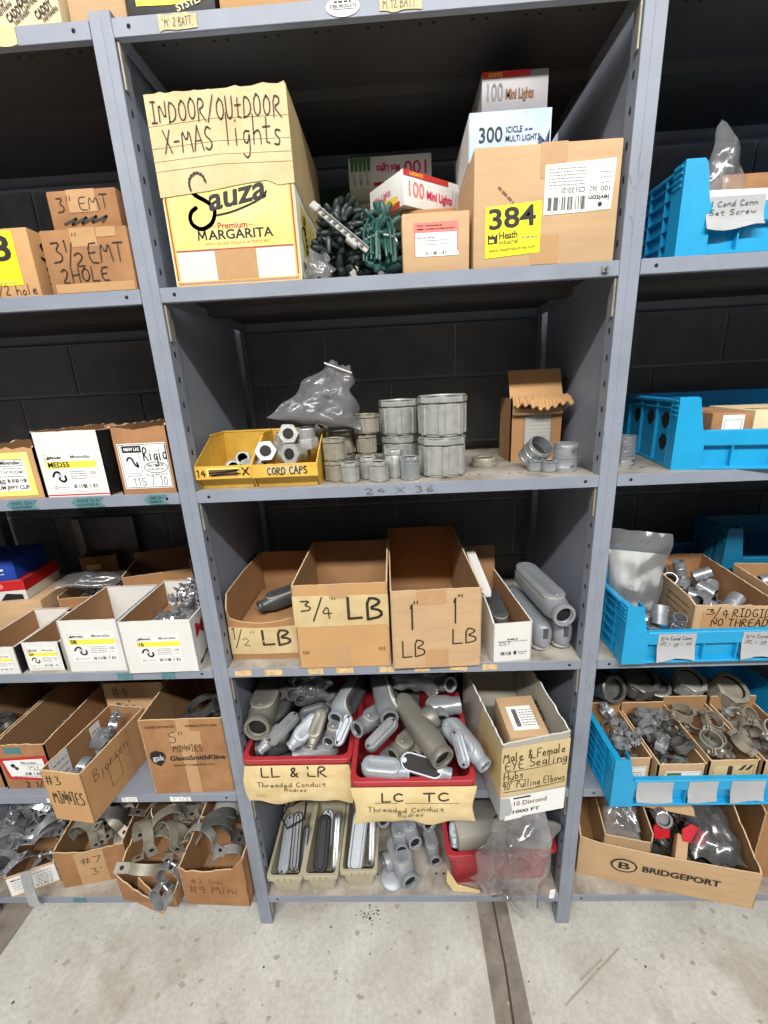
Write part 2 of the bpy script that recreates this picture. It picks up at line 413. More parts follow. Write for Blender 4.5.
# ------------------------------------------------------------------ camera
cd = bpy.data.cameras.new('camera'); cam = bpy.data.objects.new('camera', cd); COL.objects.link(cam)
cd.sensor_fit = 'HORIZONTAL'; cd.sensor_width = 36; cd.lens = 36*420.802/768; cd.clip_start = .02
yaw, pitch, roll = -0.0406, 0.2844, -0.0505
fw = Vector((math.sin(yaw)*math.cos(pitch), math.cos(yaw)*math.cos(pitch), -math.sin(pitch)))
rt = Vector((math.cos(yaw), -math.sin(yaw), 0)); up = rt.cross(fw)
R_ = rt*math.cos(roll) + up*math.sin(roll); U_ = -rt*math.sin(roll) + up*math.cos(roll)
cam.matrix_world = Matrix.Translation((0.4722, -0.8984, 1.6021)) @ Matrix((R_, U_, -fw)).transposed().to_4x4()
SC.camera = cam

# ------------------------------------------------------------------ light
def area(name, loc, sx, sy, power, target, col=(1,.98,.95)):
    l = bpy.data.lights.new(name, 'AREA'); l.shape = 'RECTANGLE'; l.size = sx; l.size_y = sy; l.energy = power; l.color = col
    o = bpy.data.objects.new(name, l); COL.objects.link(o); o.location = loc
    o.rotation_euler = (Vector(target) - Vector(loc)).to_track_quat('-Z', 'Y').to_euler(); return o
area('aisle_strip_light', (.4,-3.0,4.3), 4.5, .18, 315, (.4,-.3,0.6))
area('added_highlight_strip', (-2.3,-2.0,4.4), .2, 4.0, 55, (.2,.2,.9))  # unseen strip, added for highlights on metal and clear film
area('added_highlight_strip', (3.3,-2.0,4.4), .2, 4.0, 55, (.7,.2,.9))  # second added strip on the other side, likewise for highlights
w = bpy.data.worlds.new('hall'); SC.world = w; w.use_nodes = True
w.node_tree.nodes['Background'].inputs[0].default_value = (.95,.97,1,1)
w.node_tree.nodes['Background'].inputs[1].default_value = .03
vs = SC.view_settings
SC.display_settings.display_device = 'sRGB'
vs.view_transform = 'Standard'; vs.look = 'None'; vs.gamma = 1; vs.use_curve_mapping = False; vs.exposure = 0.0

# ------------------------------------------------------------------ room
def structure(o): o['kind'] = 'structure'; return o
def floor_mat():
    m = bpy.data.materials.new('concrete_floor'); m.use_nodes = True; nt = m.node_tree; b = nt.nodes['Principled BSDF']
    N = nt.nodes.new; Lk = nt.links.new
    tc = N('ShaderNodeTexCoord')
    def noise(s, d=6, r=.6):
        n = N('ShaderNodeTexNoise'); n.inputs['Scale'].default_value = s; n.inputs['Detail'].default_value = d; n.inputs['Roughness'].default_value = r
        Lk(tc.outputs['Object'], n.inputs['Vector']); return n.outputs['Fac']
    def ramp(f, a, b_, ca, cb):
        r = N('ShaderNodeValToRGB'); r.color_ramp.elements[0].position = a; r.color_ramp.elements[1].position = b_
        r.color_ramp.elements[0].color = ca; r.color_ramp.elements[1].color = cb; Lk(f, r.inputs['Fac']); return r.outputs[0]
    def mul(a, b_, f=1.0):
        x = N('ShaderNodeMix'); x.data_type = 'RGBA'; x.blend_type = 'MULTIPLY'; x.inputs[0].default_value = f
        Lk(a, x.inputs[6]); Lk(b_, x.inputs[7]); return x.outputs[2]
    c = ramp(noise(5), .3, .7, rgb(188,184,174), rgb(216,214,208))
    c = mul(c, ramp(noise(70, 8, .8), .35, .6, (.72,.71,.69,1), (1,1,1,1)), .8)
    c = mul(c, ramp(noise(3.4, 4), .34, .46, (.70,.65,.58,1), (1,1,1,1)), .8)
    vo = N('ShaderNodeTexVoronoi'); vo.inputs['Scale'].default_value = 16; Lk(tc.outputs['Object'], vo.inputs['Vector'])
    c = mul(c, ramp(vo.outputs['Distance'], .03, .07, (.45,.43,.4,1), (1,1,1,1)), .7)
    Lk(c, b.inputs['Base Color']); b.inputs['Roughness'].default_value = .55
    bp = N('ShaderNodeBump'); bp.inputs['Strength'].default_value = .12; Lk(noise(90), bp.inputs['Height']); Lk(bp.outputs[0], b.inputs['Normal'])
    return m
M['floor'] = floor_mat()
dm('floor_patch', rgb(146,136,124), .6, col2=rgb(112,104,95), scale=18, bump=.15)
dm('floor_crack', rgb(70,64,58), .9)
dm('floor_stain', rgb(172,164,150), .6, var=.15, scale=20)
fl = structure(MB().box(-3,-6,-.08, 4,.5,0).build('floor', 'floor'))
# strips where old tape and a filled joint cross the slab
def ground_poly(name, pts, m, z=.0006):
    mb = MB(); mb.add([(x, y, z) for x, y in pts], [list(range(len(pts)))]); return structure(mb.build(name, m))
mb = MB(); 
mb.add([(.668,.5,.0006),(.668,-3,.0006),(.752,-3,.0006),(.766,.5,.0006)], [(0,1,2,3)], 0)
mb.add([(.716,.5,.001),(.718,-.1,.001),(.709,-.25,.001),(.715,-3,.001),(.721,-3,.001),(.716,-.25,.001),(.724,-.1,.001),(.722,.5,.001)], [tuple(range(8))], 1)
structure(mb.build('trim_1', ['floor_patch','floor_crack']))
structure(MB().add([(-.80,.5,.0006),(-.80,-3,.0006),(-.98,-3,.0006),(-.98,.5,.0006)], [(0,1,2,3)]).build('trim_2', 'floor_patch'))
mb = MB(); rs = random.Random(11)
for i in range(120):
    x, y = rs.uniform(-.8,1.7), rs.uniform(-.32,.12); a = rs.uniform(0, PI); L = rs.choice([.002,.002,.003,.004,.006,.012]); wd = rs.uniform(.0006,.0014)
    dx, dy = math.cos(a), math.sin(a)
    if L < .01: mb.add([(x+L*.6*math.cos(2*PI*k/7)*rs.uniform(.6,1.2), y+L*.6*math.sin(2*PI*k/7)*rs.uniform(.6,1.2), .0013) for k in range(7)], [tuple(range(7))], rs.choice([0,1]))
    else: mb.add([(x-dx*L-dy*wd,y-dy*L+dx*wd,.0013),(x+dx*L,y+dy*L,.0013),(x-dx*L+dy*wd,y-dy*L-dx*wd,.0013)], [(0,1,2)], 1)
for k in range(34):
    x, y, L = .335+rs.gauss(0,.022), .022+rs.gauss(0,.014), rs.uniform(.0012,.004)
    mb.add([(x+L*math.cos(2*PI*q/6)*rs.uniform(.6,1.2), y+L*math.sin(2*PI*q/6)*rs.uniform(.5,1), .0014) for q in range(6)], [tuple(range(6))], 0)
for k in range(60):
    x, y, L = rs.uniform(-.75,1.5), rs.uniform(-.28,.05), rs.uniform(.004,.012)
    mb.add([(x+L*math.cos(2*PI*q/9)*rs.uniform(.4,1.2), y+L*math.sin(2*PI*q/9)*rs.uniform(.3,1), .0008) for q in range(9)], [tuple(range(9))], 1)
for (x0,y0,x1,y1) in [(.86,-.18,1.06,-.06),(.92,-.13,1.0,-.085)]:
    d = Vector((x1-x0,y1-y0,0)).normalized()*.0025
    mb.add([(x0-d.y,y0+d.x,.0009),(x0+d.y,y0-d.x,.0009),(x1+d.y,y1-d.x,.0009),(x1-d.y,y1+d.x,.0009)], [(0,1,2,3)], 1)
structure(mb.build('trim_3', ['floor_crack','floor_stain']))
dm('dark_paint', rgb(70,72,76), .8, var=.2, scale=6)  # for the unseen far wall and ceiling, added dark to hold ambient light down
structure(MB().box(-3,-4.3,0, 4,-4.2,4.8).build('wall_front', 'dark_paint'))
structure(MB().box(-3,-4.3,4.72, 4,.7,4.8).build('ceiling', 'dark_paint'))
# concrete block wall with real joints
mb = MB(); mb.box(-3,.506,0, 4,.7,4.72, 1)
for r in range(23):
    z0 = r*.2032 + .0044
    x = -3.0 + ((.255+3.0) % .4064) - .4064 + (0 if r % 2 == 0 else .2032)
    while x < 4:
        mb.bbox(max(x,-3)+.004, .5, max(z0+.004,0), min(x+.4064,4)-.004, .56, z0+.2032-.004, .002, 0); x += .4064
structure(mb.build('wall_back', ['block','mortar']))

# ------------------------------------------------------------------ steel shelving
ZS = [2.2200, 1.8110, 1.4025, .9420, .5330, .1240]
LIP = .026; PW = .038; DEP = .473; BAY = .92
rack = thing('steel_shelving_unit', 'grey painted steel shelving bays of slotted uprights and lipped shelves along the block wall', 'shelving', (0,0,0))
def post(x, back=False):
    mb = MB(); h = 2.27 if x < -.5 or x > 1.5 else (2.232 if x < .5 else 2.6); h = 2.232
    y0, y1, s = (DEP, DEP-.035, -1) if back else (0, .035, 1)
    a, b = x-PW/2, x+PW/2
    mb.bbox(a, min(y0,y0+.0025*s), 0, b, max(y0,y0+.0025*s), h, .0008, 0)
    for xa, xb in ((a,a+.002),(b-.002,b)): mb.box(xa, min(y0+.002*s,y1), 0, xb, max(y0+.002*s,y1), h, 0)
    if not back:
        mb.box(x-.002, -.0006, 0.02, x+.002, 0.001, h-.01, 0)
        z = .06
        while z < h-.03:                                       # slots down both flanges
            for xa in (a-.0004, b+.0004): mb.box(xa-.0002, .014, z, xa+.0002, .020, z+.011, 1)
            z += .0508
    else:
        z = .06
        while z < h-.03:
            for xa in (a-.0004, b+.0004): mb.box(xa-.0002, y1+.012, z, xa+.0002, y1+.018, z+.011, 2)
            z += .0508
    return mb.build('upright_post', ['steel','steel_hole','steel_worn'], rack)
for x in (-BAY, 0, BAY, 2*BAY): post(x); post(x, True)
for x in (-BAY, 0, BAY, 2*BAY):
    MB().box(x-.0015, .036, .10, x+.0015, DEP-.036, 2.225).build('side_panel', 'steel', rack)
shelves = {}
def shelf(bay, k):
    x0, x1 = bay*BAY + PW/2 + .0008, (bay+1)*BAY - PW/2 - .0008; z = ZS[k]; mb = MB()
    top = 1 if k in (2,3,5) else 0
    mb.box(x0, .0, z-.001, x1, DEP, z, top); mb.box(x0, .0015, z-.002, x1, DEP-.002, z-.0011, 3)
    mb.bbox(x0, -.0008, z-LIP, x1, .0015, z+.0004, .0007, 0)
    mb.box(x0, .0015, z-LIP, x1, .012, z-LIP+.0015, 0)
    mb.box(x0, DEP-.002, z-.034, x1, DEP, z, 0); mb.box(x0, DEP-.014, z-.034, x1, DEP-.002, z-.0325, 0)
    for xa in (x0, x1-.0015): mb.box(xa, .002, z-LIP, xa+.0015, DEP-.002, z-.002, 0)
    yc = .237
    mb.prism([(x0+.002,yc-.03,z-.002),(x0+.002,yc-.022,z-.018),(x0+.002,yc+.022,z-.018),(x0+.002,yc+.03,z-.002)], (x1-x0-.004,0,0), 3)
    for xb in (x0+.028, x1-.028):                               # punched hole at each end of the lip
        mb.add([(xb+.0036*math.cos(2*PI*i/12), -.0011, z-.0125+.0036*math.sin(2*PI*i/12)) for i in range(12)], [list(range(12))], 2)
    n = 9
    for i in range(n):                                          # pairs of punched holes in the deck
        for yy in (.06,.413):
            for dx in (-.012,.012):
                xx = x0 + .07 + (x1-x0-.14)*i/(n-1) + dx
                mb.add([(xx+.0035*math.cos(2*PI*q/10), yy+.0035*math.sin(2*PI*q/10), z+.0003) for q in range(10)], [list(range(10))], 2)
                mb.add([(xx+.0035*math.cos(-2*PI*q/10), yy+.0035*math.sin(-2*PI*q/10), z-.0023) for q in range(10)], [list(range(10))], 2)
    o = mb.build('shelf', ['steel','steel_worn','steel_hole','steel_under_shade'], rack)
    shelves[bay, k] = o; return o
for b in (-1,0,1):
    for k in range(6): shelf(b, k)
# clips under the shelf corners, nut on one lip
for (x, z, s) in [(0,2.2,1),(0,1.79,1),(0,1.385,1),(BAY,2.2,-1),(BAY,1.79,-1),(BAY,1.385,-1),(0,.92,1),(BAY,.92,-1),(0,.51,1),(0,.11,1),(BAY,.51,-1)]:
    xx = x + s*(PW/2+.0012)
    MB().bbox(min(xx,xx+s*.004), .004, z-.075, max(xx,xx+s*.004), .016, z-.003, .001).build('shelf_clip', 'galv_old', rack)
    MB().bbox(min(xx,xx+s*.004), DEP-.03, z-.075, max(xx,xx+s*.004), DEP-.02, z-.003, .001).build('shelf_clip', 'zinc', rack)
mb = MB(); mb.M = Matrix.Translation((.873,-.001,1.7975)) @ Matrix.Rotation(PI/2,4,'X'); mb.bbox(-.006,-.006,0,.006,.006,.006,.001,0); mb.lathe([(.003,.006),(.003,.009)],12,1)
mb.build('square_nut', ['zinc','steel_dark'], shelves[0,1])
def torn(face, a0, b0, a1, b1, mat_, parent, seed, name='tape_label', jit=.0016):
    r = random.Random(seed); n = 7; P = []
    for i in range(n+1): P.append((a0+(a1-a0)*i/n, b0 + r.uniform(-jit,jit)))
    for i in range(n+1): P.append((a1-(a1-a0)*i/n, b1 + r.uniform(-jit,jit)))
    return slab(face, P, mat_, parent, name)
def lipface(z): return Face((0,-.0012,z-LIP), (1,0,0), (0,0,1))
def on_lip(bay, k, a0, a1, m, seed, b0=.004, b1=.021, hand=None, col='marker'):
    f = lipface(ZS[k]); torn(f, a0, b0, a1, b1, m, shelves[bay,k], seed)
    if hand: Print(f).hand(hand, a0+.006, b0+.004, (b1-b0)*.55, (a1-a0)-.012, .0009, col).done(shelves[bay,k])
on_lip(0, 0, .10, .165, 'masking', 1, .003, .024, "'M' 2 BATT.")
on_lip(0, 0, .47, .54, 'masking', 2, .003, .024, 'M 12 BATT.')
f = lipface(ZS[0]); slab(f, [(.41+.028*math.cos(2*PI*i/24), .014+.013*math.sin(2*PI*i/24)) for i in range(24)], 'paper', shelves[0,0], 'oval_label')
Print(f).text('STEEL PRODUCTS', .388, .0125, .004, .044, 'ink', True).fine(.396,.019,.424,.004,'ink').frame(.389,.0105,.431,.0112,.0007,'red').done(shelves[0,0])
on_lip(-1, 0, -.23, -.148, 'label_yellow', 3, .001, .026)
for i, (a0, a1) in enumerate([(-.42,-.345),(-.268,-.19),(-.1,-.045)]):
    f = lipface(ZS[2]); t = .012
    slab(f, [(a0,.013),(a0+t,.002),(a1,.002),(a1-t,.013),(a1,.024),(a0+t,.024)], 'tag_teal', shelves[-1,2], 'arrow_label')
    Print(f).hand('MINI 3/4', a0+.016, .014, .006, a1-a0-.03, .001, 'ink').hand('HANGER', a0+.014, .005, .005, a1-a0-.03, .001, 'ink').done(shelves[-1,2])
for i, (a0, a1) in enumerate([(-.268,-.228),(-.152,-.118)]): on_lip(-1, 3, a0, a1, 'tag_teal', 20+i, .003, .022)
for i, a0 in enumerate([.038,.115,.226,.297,.404,.492,.58,.66]): on_lip(0, 3, a0, a0+rs.uniform(.035,.048), 'tag_peel', 30+i, .006, .022)
for i, (a0, a1) in enumerate([(-.57,-.52),(-.35,-.305),(-.21,-.15)]): on_lip(-1, 4, a0, a1, 'paper', 40+i, .004, .02, '3 1/2', 'ink')
Print(lipface(ZS[2])).hand('24 X 36', .395, .006, .013, .15, .0012, 'pencil').done(shelves[0,2])
on_lip(-1, 5, -.35, -.29, 'tag_teal', 50, .004, .022); on_lip(-1, 5, -.19, -.12, 'tag_teal', 51, .004, .022); on_lip(-1, 5, -.6, -.56, 'tag_teal', 52, .004, .022)

p = Print(Face((BAY,0,0),(1,0,0),(0,0,1)), .0008); r = random.Random(17)
for k in range(26):
    z = r.choice([1.9,1.87,1.85,1.95,1.5,1.2,.9,.6]) + r.uniform(-.05,.05); x = r.uniform(-.017,.015); L = r.uniform(.002,.018)
    p.stroke([(x,z),(x+r.uniform(-.006,.006),z+L)], r.uniform(.0006,.0016), 'grey')
p.done(rack, 'scuff_marks')
p = Print(Face((0,0,0),(1,0,0),(0,0,1)), .0008)
for k in range(22):
    z = r.uniform(.3,2.15); x = r.uniform(-.017,.015); p.stroke([(x,z),(x+r.uniform(-.004,.004),z+r.uniform(.002,.008))], r.uniform(.0005,.0012), 'grey')
p.done(rack, 'scuff_marks')
# ------------------------------------------------------------------ fittings
def sring(cy, hw, hh, e, n=24, cz=0.0):
    out = []
    for i in range(n):
        a = 2*PI*i/n; c, s = math.cos(a), math.sin(a)
        k = (abs(c)**e + abs(s)**e) ** (-1/e)
        out.append((hw*k*c, cy, cz + hh*k*s))
    return out
def stadium(y0, y1, hw, n=8):
    """outline in x-y: straight sides and round ends"""
    P = []
    for i in range(n+1): a = PI + PI*i/n; P.append((hw*math.cos(a), y0+hw+hw*math.sin(a)))
    for i in range(n+1): a = PI*i/n; P.append((hw*math.cos(a), y1-hw+hw*math.sin(a)))
    return P
def add_hub(mb, at, axis, r, ln, mb_bore=1, inner=.76):
    """threaded hub: at = mouth centre, axis points out of the body"""
    ax = Vector(axis).normalized(); mb.M = Matrix.Translation(at) @ ax.to_track_quat('Z','Y').to_matrix().to_4x4()
    mb.lathe([(r*.93,-ln),(r*.95,-ln*.55),(r,-ln*.45),(r,-.003),(r*.96,0),(r*inner,0),(r*inner*.97,-.004)], 24, 0, True, False)
    mb.lathe([(r*inner*.97,-.004),(r*inner*.92,-ln*.9)], 24, mb_bore, False, True)
    for k in range(3):
        z = -.005 - k*.0035
        if -z < ln*.8: mb.lathe([(r*inner*.965,z),(r*inner*.9,z-.001),(r*inner*.965,z-.002)], 20, 0, False, False)
    mb.M = Matrix.Identity(4)
def conduit(name, label, p0, p1, W, H, hub, m='alu', up=(0,0,1), hubs=('front',), cover='plate', cm=None, group=None, roll=0.0, open_=False, hubl=.024, cat='conduit fitting', tail='round'):
    """cast conduit body: mouth of the front hub at p0, far end at p1"""
    p0 = Vector(p0); p1 = Vector(p1); L = (p1-p0).length
    o = thing(name, label, cat, p0, frame_to(p0, p1, up, roll), group)
    mb = MB(); R = []; a, b = W/2, H/2
    y0 = hubl*.8 if 'front' in hubs else 0.0
    if 'front' in hubs: R += [sring(y0*.5, hub*.94, hub*.94, 2), sring(y0, hub*.96, hub*.96, 2), sring(y0+.012, (hub+a)/2, (hub+b)/2, 2.5), sring(y0+.026, a, b, 3.2)]
    else:
        for q in (0.03,.3,.6,.85,1): R.append(sring(a*(1-math.cos(q*PI/2)) if False else a*(1-math.sqrt(1-(1-q)**2)) , a*math.sqrt(max(1-(1-q)**2,.002)), b*(.55+.45*math.sqrt(max(1-(1-q)**2,.002))), 3.2))
        R = [sring(a*(1-q), a*math.sqrt(1-q*q) if q < 1 else a*.12, b*(.72+.28*math.sqrt(max(0,1-q*q))), 3.0) for q in (1,.92,.75,.5,.25,0)]
    if tail == 'round': R += [sring(L-a + a*q, a*math.sqrt(max(1-q*q,.012)), b*(.72+.28*math.sqrt(max(0,1-q*q))), 3.0) for q in (0,.25,.5,.75,.92,1)]
    else: R += [sring(L-.02, a, b, 3.2), sring(L, hub*.9, hub*.9, 2)]
    mb.loft(R, 0, 'front' not in hubs)
    if 'front' in hubs: mb.add(R[0], [list(range(24))], 1)
    if 'front' in hubs: add_hub(mb, (0,0,0), (0,-1,0), hub, hubl)
    if 'back' in hubs: add_hub(mb, (0,L+hubl*.7,0), (0,1,0), hub, hubl*1.2)
    if 'down' in hubs: add_hub(mb, (0,L-hub*1.15,-b-hubl*.7), (0,0,-1), hub, hubl*1.1)
    if 'left' in hubs: add_hub(mb, (-a-hubl*.7,L*.62 if 'front' in hubs else L*.5,0), (-1,0,0), hub, hubl*1.4)
    if 'right' in hubs: add_hub(mb, (a+hubl*.7,L*.55,0), (1,0,0), hub, hubl*1.4)
    mb.build('body', [m,'bore'], o, True)
    if cover:
        c0 = y0 + .010 if 'front' in hubs else .006; c1 = L - .004; hw = a*.9
        st = stadium(c0, c1, hw); t = .004
        if not open_:
            g = MB(); g.prism([(x*1.03, y, b-.004) for x, y in st], (0,0,.0055), 0); g.build('gasket', 'gasket', o)
            q = MB(); n = len(st); cx = (c0+c1)/2
            inn = stadium(c0+.0035, c1-.0035, hw-.0035); inn2 = stadium(c0+.010, c1-.010, max(hw-.010,.004)); inn3 = stadium(c0+.012, c1-.012, max(hw-.012,.003))
            q.loft([[(x,y,b+.0015) for x,y in st],[(x,y,b+.0035) for x,y in st],[(x,y,b+.0055) for x,y in inn],[(x,y,b+.0055) for x,y in inn2],[(x,y,b+.0046) for x,y in inn3]], 0)
            for yy in (c0+.011, c1-.011):
                q.M = Matrix.Translation((0,yy,b+.0045)); q.lathe([(.0042,0),(.0042,.0016),(.003,.0028)], 12, 0); q.M = Matrix.Identity(4)
            q.build('cover_plate', cm or m, o, True)
        else:
            q = MB(); i1 = stadium(c0+.003, c1-.003, hw-.003); n = len(st)
            q.loft([[(x,y,b-.004) for x,y in st],[(x,y,b+.003) for x,y in st],[(x,y,b+.003) for x,y in i1],[(x,y,b-.0005) for x,y in i1]], 0, False, False)
            q.add([(x,y,b+.0004) for x,y in i1], [list(range(n))], 1)
            for yy in (c0+.008, c1-.008):
                q.M = Matrix.Translation((0,yy,b)); q.lathe([(.006,0),(.006,.003)], 12, 0); q.M = Matrix.Identity(4)
            q.build('cover_opening', [m,'bore'], o, True)
    return o
def plate(name, label, p0, p1, W, m, up=(0,0,1), group=None, t=.004, raised=True, roll=0, cat='cover plate'):
    """loose stamped cover plate with a raised centre and a screw at each end"""
    p0 = Vector(p0); p1 = Vector(p1); L = (p1-p0).length
    st = stadium(0, L, W/2); i1 = stadium(.004, L-.004, W/2-.004); i2 = stadium(.009, L-.009, max(W/2-.009,.003)); mb = MB()
    mb.loft([[(x,y,-t*.6) for x,y in st],[(x,y,0) for x,y in st],[(x,y,t*.6) for x,y in i1],[(x,y,t*.6) for x,y in i2],[(x,y,t*(1.1 if raised else .1)) for x,y in stadium(.012,L-.012,max(W/2-.012,.002))]], 0)
    for yy in (.008, L-.008):
        mb.M = Matrix.Translation((0,yy,t*.6)); mb.lathe([(.0035,0),(.0035,.0015),(.002,.002)], 10, 1); mb.M = Matrix.Identity(4)
    o = mb.build(name, [m,'bore'], None, True)
    place(o, p0, frame_to(p0, p1, up, roll)); return tag(o, label, cat, group)

def hexr(r, z, n=6, ph=0): return [(r*math.cos(2*PI*i/n+ph), r*math.sin(2*PI*i/n+ph), z) for i in range(n)]
def coupling(name, label, loc, r, h, rot=(0,0,0), m='galv', group=None, sides=7, lugs=True, cat='pipe coupling'):
    """compression coupling standing on end: barrel with lugs, a faceted gland nut on top"""
    o = thing(name, label, cat, loc, rot, group)
    mb = MB(); hn = h*.80
    mb.lathe([(r*.80,0),(r*.86,h*.01),(r*.87,h*.06),(r*.92,h*.08),(r*.94,hn*.95),(r*.86,hn),(r*.7,hn)], 32, 0)
    if lugs:
        for i in range(sides):
            a = 2*PI*i/sides; mb.M = Matrix.Rotation(a,4,'Z'); mb.bbox(r*.88,-r*.13,h*.05,r*1.0,r*.13,hn*.97,r*.02,0); mb.M = Matrix.Identity(4)
    mb.build('barrel', m, o, True)
    q = MB(); R = r*1.06
    q.loft([hexr(R*.95,hn+.0008,sides),hexr(R,hn+h*.03,sides),hexr(R,h*.94,sides),hexr(R*.94,h*.975,sides)], 0, True, False)
    q.loft([hexr(R*.94,h*.975,24),hexr(R*.86,h,24),hexr(R*.70,h,24),hexr(R*.68,h*.96,24)], 0, False, False)
    q.loft([hexr(R*.68,h*.96,24),hexr(R*.62,h*.45,24)], 1, False, True)
    q.build('gland_nut', [m,'bore'], o, True, angle=25)
    return o
def setscrew(name, label, loc, r, h, rot=(0,0,0), m='zinc', group=None, cat='pipe coupling'):
    """set screw coupling: thin sleeve with a bead at mid length and two screws"""
    o = thing(name, label, cat, loc, rot, group)
    mb = MB(); i = r*.90
    mb.lathe([(i,.001),(r,0),(r,h*.10),(r*1.03,h*.12),(r*1.03,h*.15),(r,h*.17),(r,h*.47),(r*1.03,h*.48),(r*1.03,h*.53),(r,h*.54),(r,h*.84),(r*1.03,h*.86),(r*1.03,h*.9),(r,h*.92),(r,h),(i,h),(i,h*.5)], 32, 0, False, False)
    mb.lathe([(i,h*.5),(i,.001)], 32, 1, False, True)
    mb.build('sleeve', [m,'steel_dark'], o, True)
    q = MB()
    for z in (h*.24, h*.76):
        q.M = Matrix.Translation((r*.25,-r*.97,z)) @ Matrix.Rotation(PI/2,4,'X'); q.lathe([(r*.13,-.002),(r*.13,r*.12),(r*.1,r*.16)], 12, 0); q.M = Matrix.Identity(4)
    q.build('screw', 'steel_dark', o, True)
    return o
def hexconn(r, h, n=6):
    mb = MB()
    mb.loft([hexr(r*.95,0,n),hexr(r,h*.04,n),hexr(r,h*.45,n),hexr(r*.95,h*.5,n)], 0, True, True)
    mb.lathe([(r*.78,h*.5),(r*.78,h*.96),(r*.74,h),(r*.58,h),(r*.56,h*.95)], 24, 0, False, False)
    mb.lathe([(r*.56,h*.95),(r*.5,h*.5)], 24, 1, False, True)
    mb.lathe([(r*.50,-.0006),(r*.44,-.0007)], 24, 1, False, True)
    return mb.mesh('hex_connector', ['galv','bore'], True, 25)
# small pieces for the piles; each is one mesh, shared by its copies
def arc(cx, cy, r, a0, a1, n=12): return [(cx+r*math.cos(a0+(a1-a0)*i/n), cy+r*math.sin(a0+(a1-a0)*i/n)) for i in range(n+1)]
def m_clip(s, w, m):
    mb = MB(); mb.strip([(-.9*s,.0)]+[(-.45*s,.0)]+arc(0,.45*s,.45*s,-PI*.75,PI*.85,14)+[(-.62*s,.75*s)], w, s*.07)
    mb.M = Matrix.Translation((0,-.7*s,.04*s)); mb.lathe([(w*.28,0),(w*.28,s*.09),(w*.15,s*.14)], 8, 1); mb.M = Matrix.Identity(4)
    return mb.mesh('clip', [m,'steel_dark'], True)
def m_strap(r, w, m, tabs=1):
    tab = r*.9; P = [(-r-tab,0),(-r*1.12,0)] + arc(0,0,r,PI*.98,0.0,16)
    P += [(r*1.12,0),(r+tab,0)] if tabs == 2 else [(r,-r*.45)]
    mb = MB(); mb.strip(P, w, .0022)
    for s in ((-1,1) if tabs == 2 else (-1,)):
        mb.M = Matrix.Translation((0,s*(r+tab*.55),.0012)); mb.lathe([(w*.22,0),(w*.22,.0003)], 10, 1); mb.M = Matrix.Identity(4)
    return mb.mesh('strap', [m,'bore'], True)
def m_hanger(r, w, m):
    """ring hanger: strip ring with two ears drawn together by a bolt"""
    mb = MB(); mb.strip([(-.010,r*1.0+r*.55),(-.009,r*1.0)]+arc(0,0,r,PI/2+.25,PI/2-.25+2*PI,26)+[(.009,r*1.0),(.010,r*1.0+r*.55)], w, .0022)
    mb.M = Matrix.Translation((0,-.018,r*1.34)) @ Matrix.Rotation(-PI/2,4,'X'); mb.lathe([(.0075,0),(.0075,.006)],6,0); mb.lathe([(.0036,.006),(.0036,.036)],10,0); mb.lathe([(.007,.028),(.007,.034)],6,0)
    return mb.mesh('hanger', [m,'bore'], True)
def m_tube(r, h, m, i=.86):
    mb = MB(); mb.lathe([(r*i,.001),(r,0),(r,h*.44),(r*1.04,h*.46),(r*1.04,h*.54),(r,h*.56),(r,h),(r*i,h),(r*i,h*.5)], 24, 0, False, False); mb.lathe([(r*i,h*.5),(r*i,.001)], 24, 1, False, False)
    mb.M = Matrix.Translation((0,-r*.96,h*.75)) @ Matrix.Rotation(PI/2,4,'X'); mb.lathe([(r*.17,-.001),(r*.17,r*.15)],10,0)
    return mb.mesh('sleeve', [m,'bore'], True)
def m_split(r, w, m):
    """split pipe clamp: two half bands bolted at two lugs"""
    mb = MB(); mb.strip([(-r*1.55,.003),(-r*1.05,.003)]+arc(0,0.002,r,PI*.98,PI*.02,14)+[(r*1.05,.003),(r*1.55,.003)], w, .0026)
    mb.strip([(-r*1.55,-.003),(-r*1.05,-.003)]+arc(0,-.002,r,PI*1.02,PI*1.98,14)+[(r*1.05,-.003),(r*1.55,-.003)], w, .0026)
    for s in (-1,1):
        mb.M = Matrix.Translation((0,s*r*1.3,-.012)); mb.lathe([(.006,0),(.006,.006)],6,0); mb.lathe([(.003,.006),(.003,.022)],8,0); mb.lathe([(.0055,.016),(.0055,.021)],6,0); mb.M = Matrix.Identity(4)
    return mb.mesh('clamp', [m,'bore'], True)
def m_elbow(r, m):
    mb = MB(); mb.tube([(0,0,0),(0,.8*r,0),(0,1.5*r,.12*r),(0,2.1*r,.55*r),(0,2.5*r,1.2*r),(0,2.6*r,2.0*r)], r*.8, 16, 0)
    add_hub(mb, (0,-.2*r,0), (0,-1,0), r, r*.9); add_hub(mb, (0,2.6*r,2.3*r), (0,0,1), r, r*.9)
    return mb.mesh('elbow', [m,'bore'], True)
def m_bushing(r, h, m):
    mb = MB(); mb.loft([hexr(r*1.04,0,10),hexr(r*1.06,h*.1,10),hexr(r*1.06,h*.4,10),hexr(r,h*.45,10)],0,True,True); mb.lathe([(r*.9,h*.45),(r*.9,h*.9),(r*.86,h),(r*.7,h),(r*.68,h*.8)],24,0,False,False); mb.lathe([(r*.68,h*.8),(r*.6,h*.3)],24,1,False,True)
    return mb.mesh('bushing', [m,'bore'], True)
def spawn(name, me, loc, rot, label, cat, group=None, sc=None):
    o = link(name, me); place(o, loc, rot, sc); return tag(o, label, cat, group)
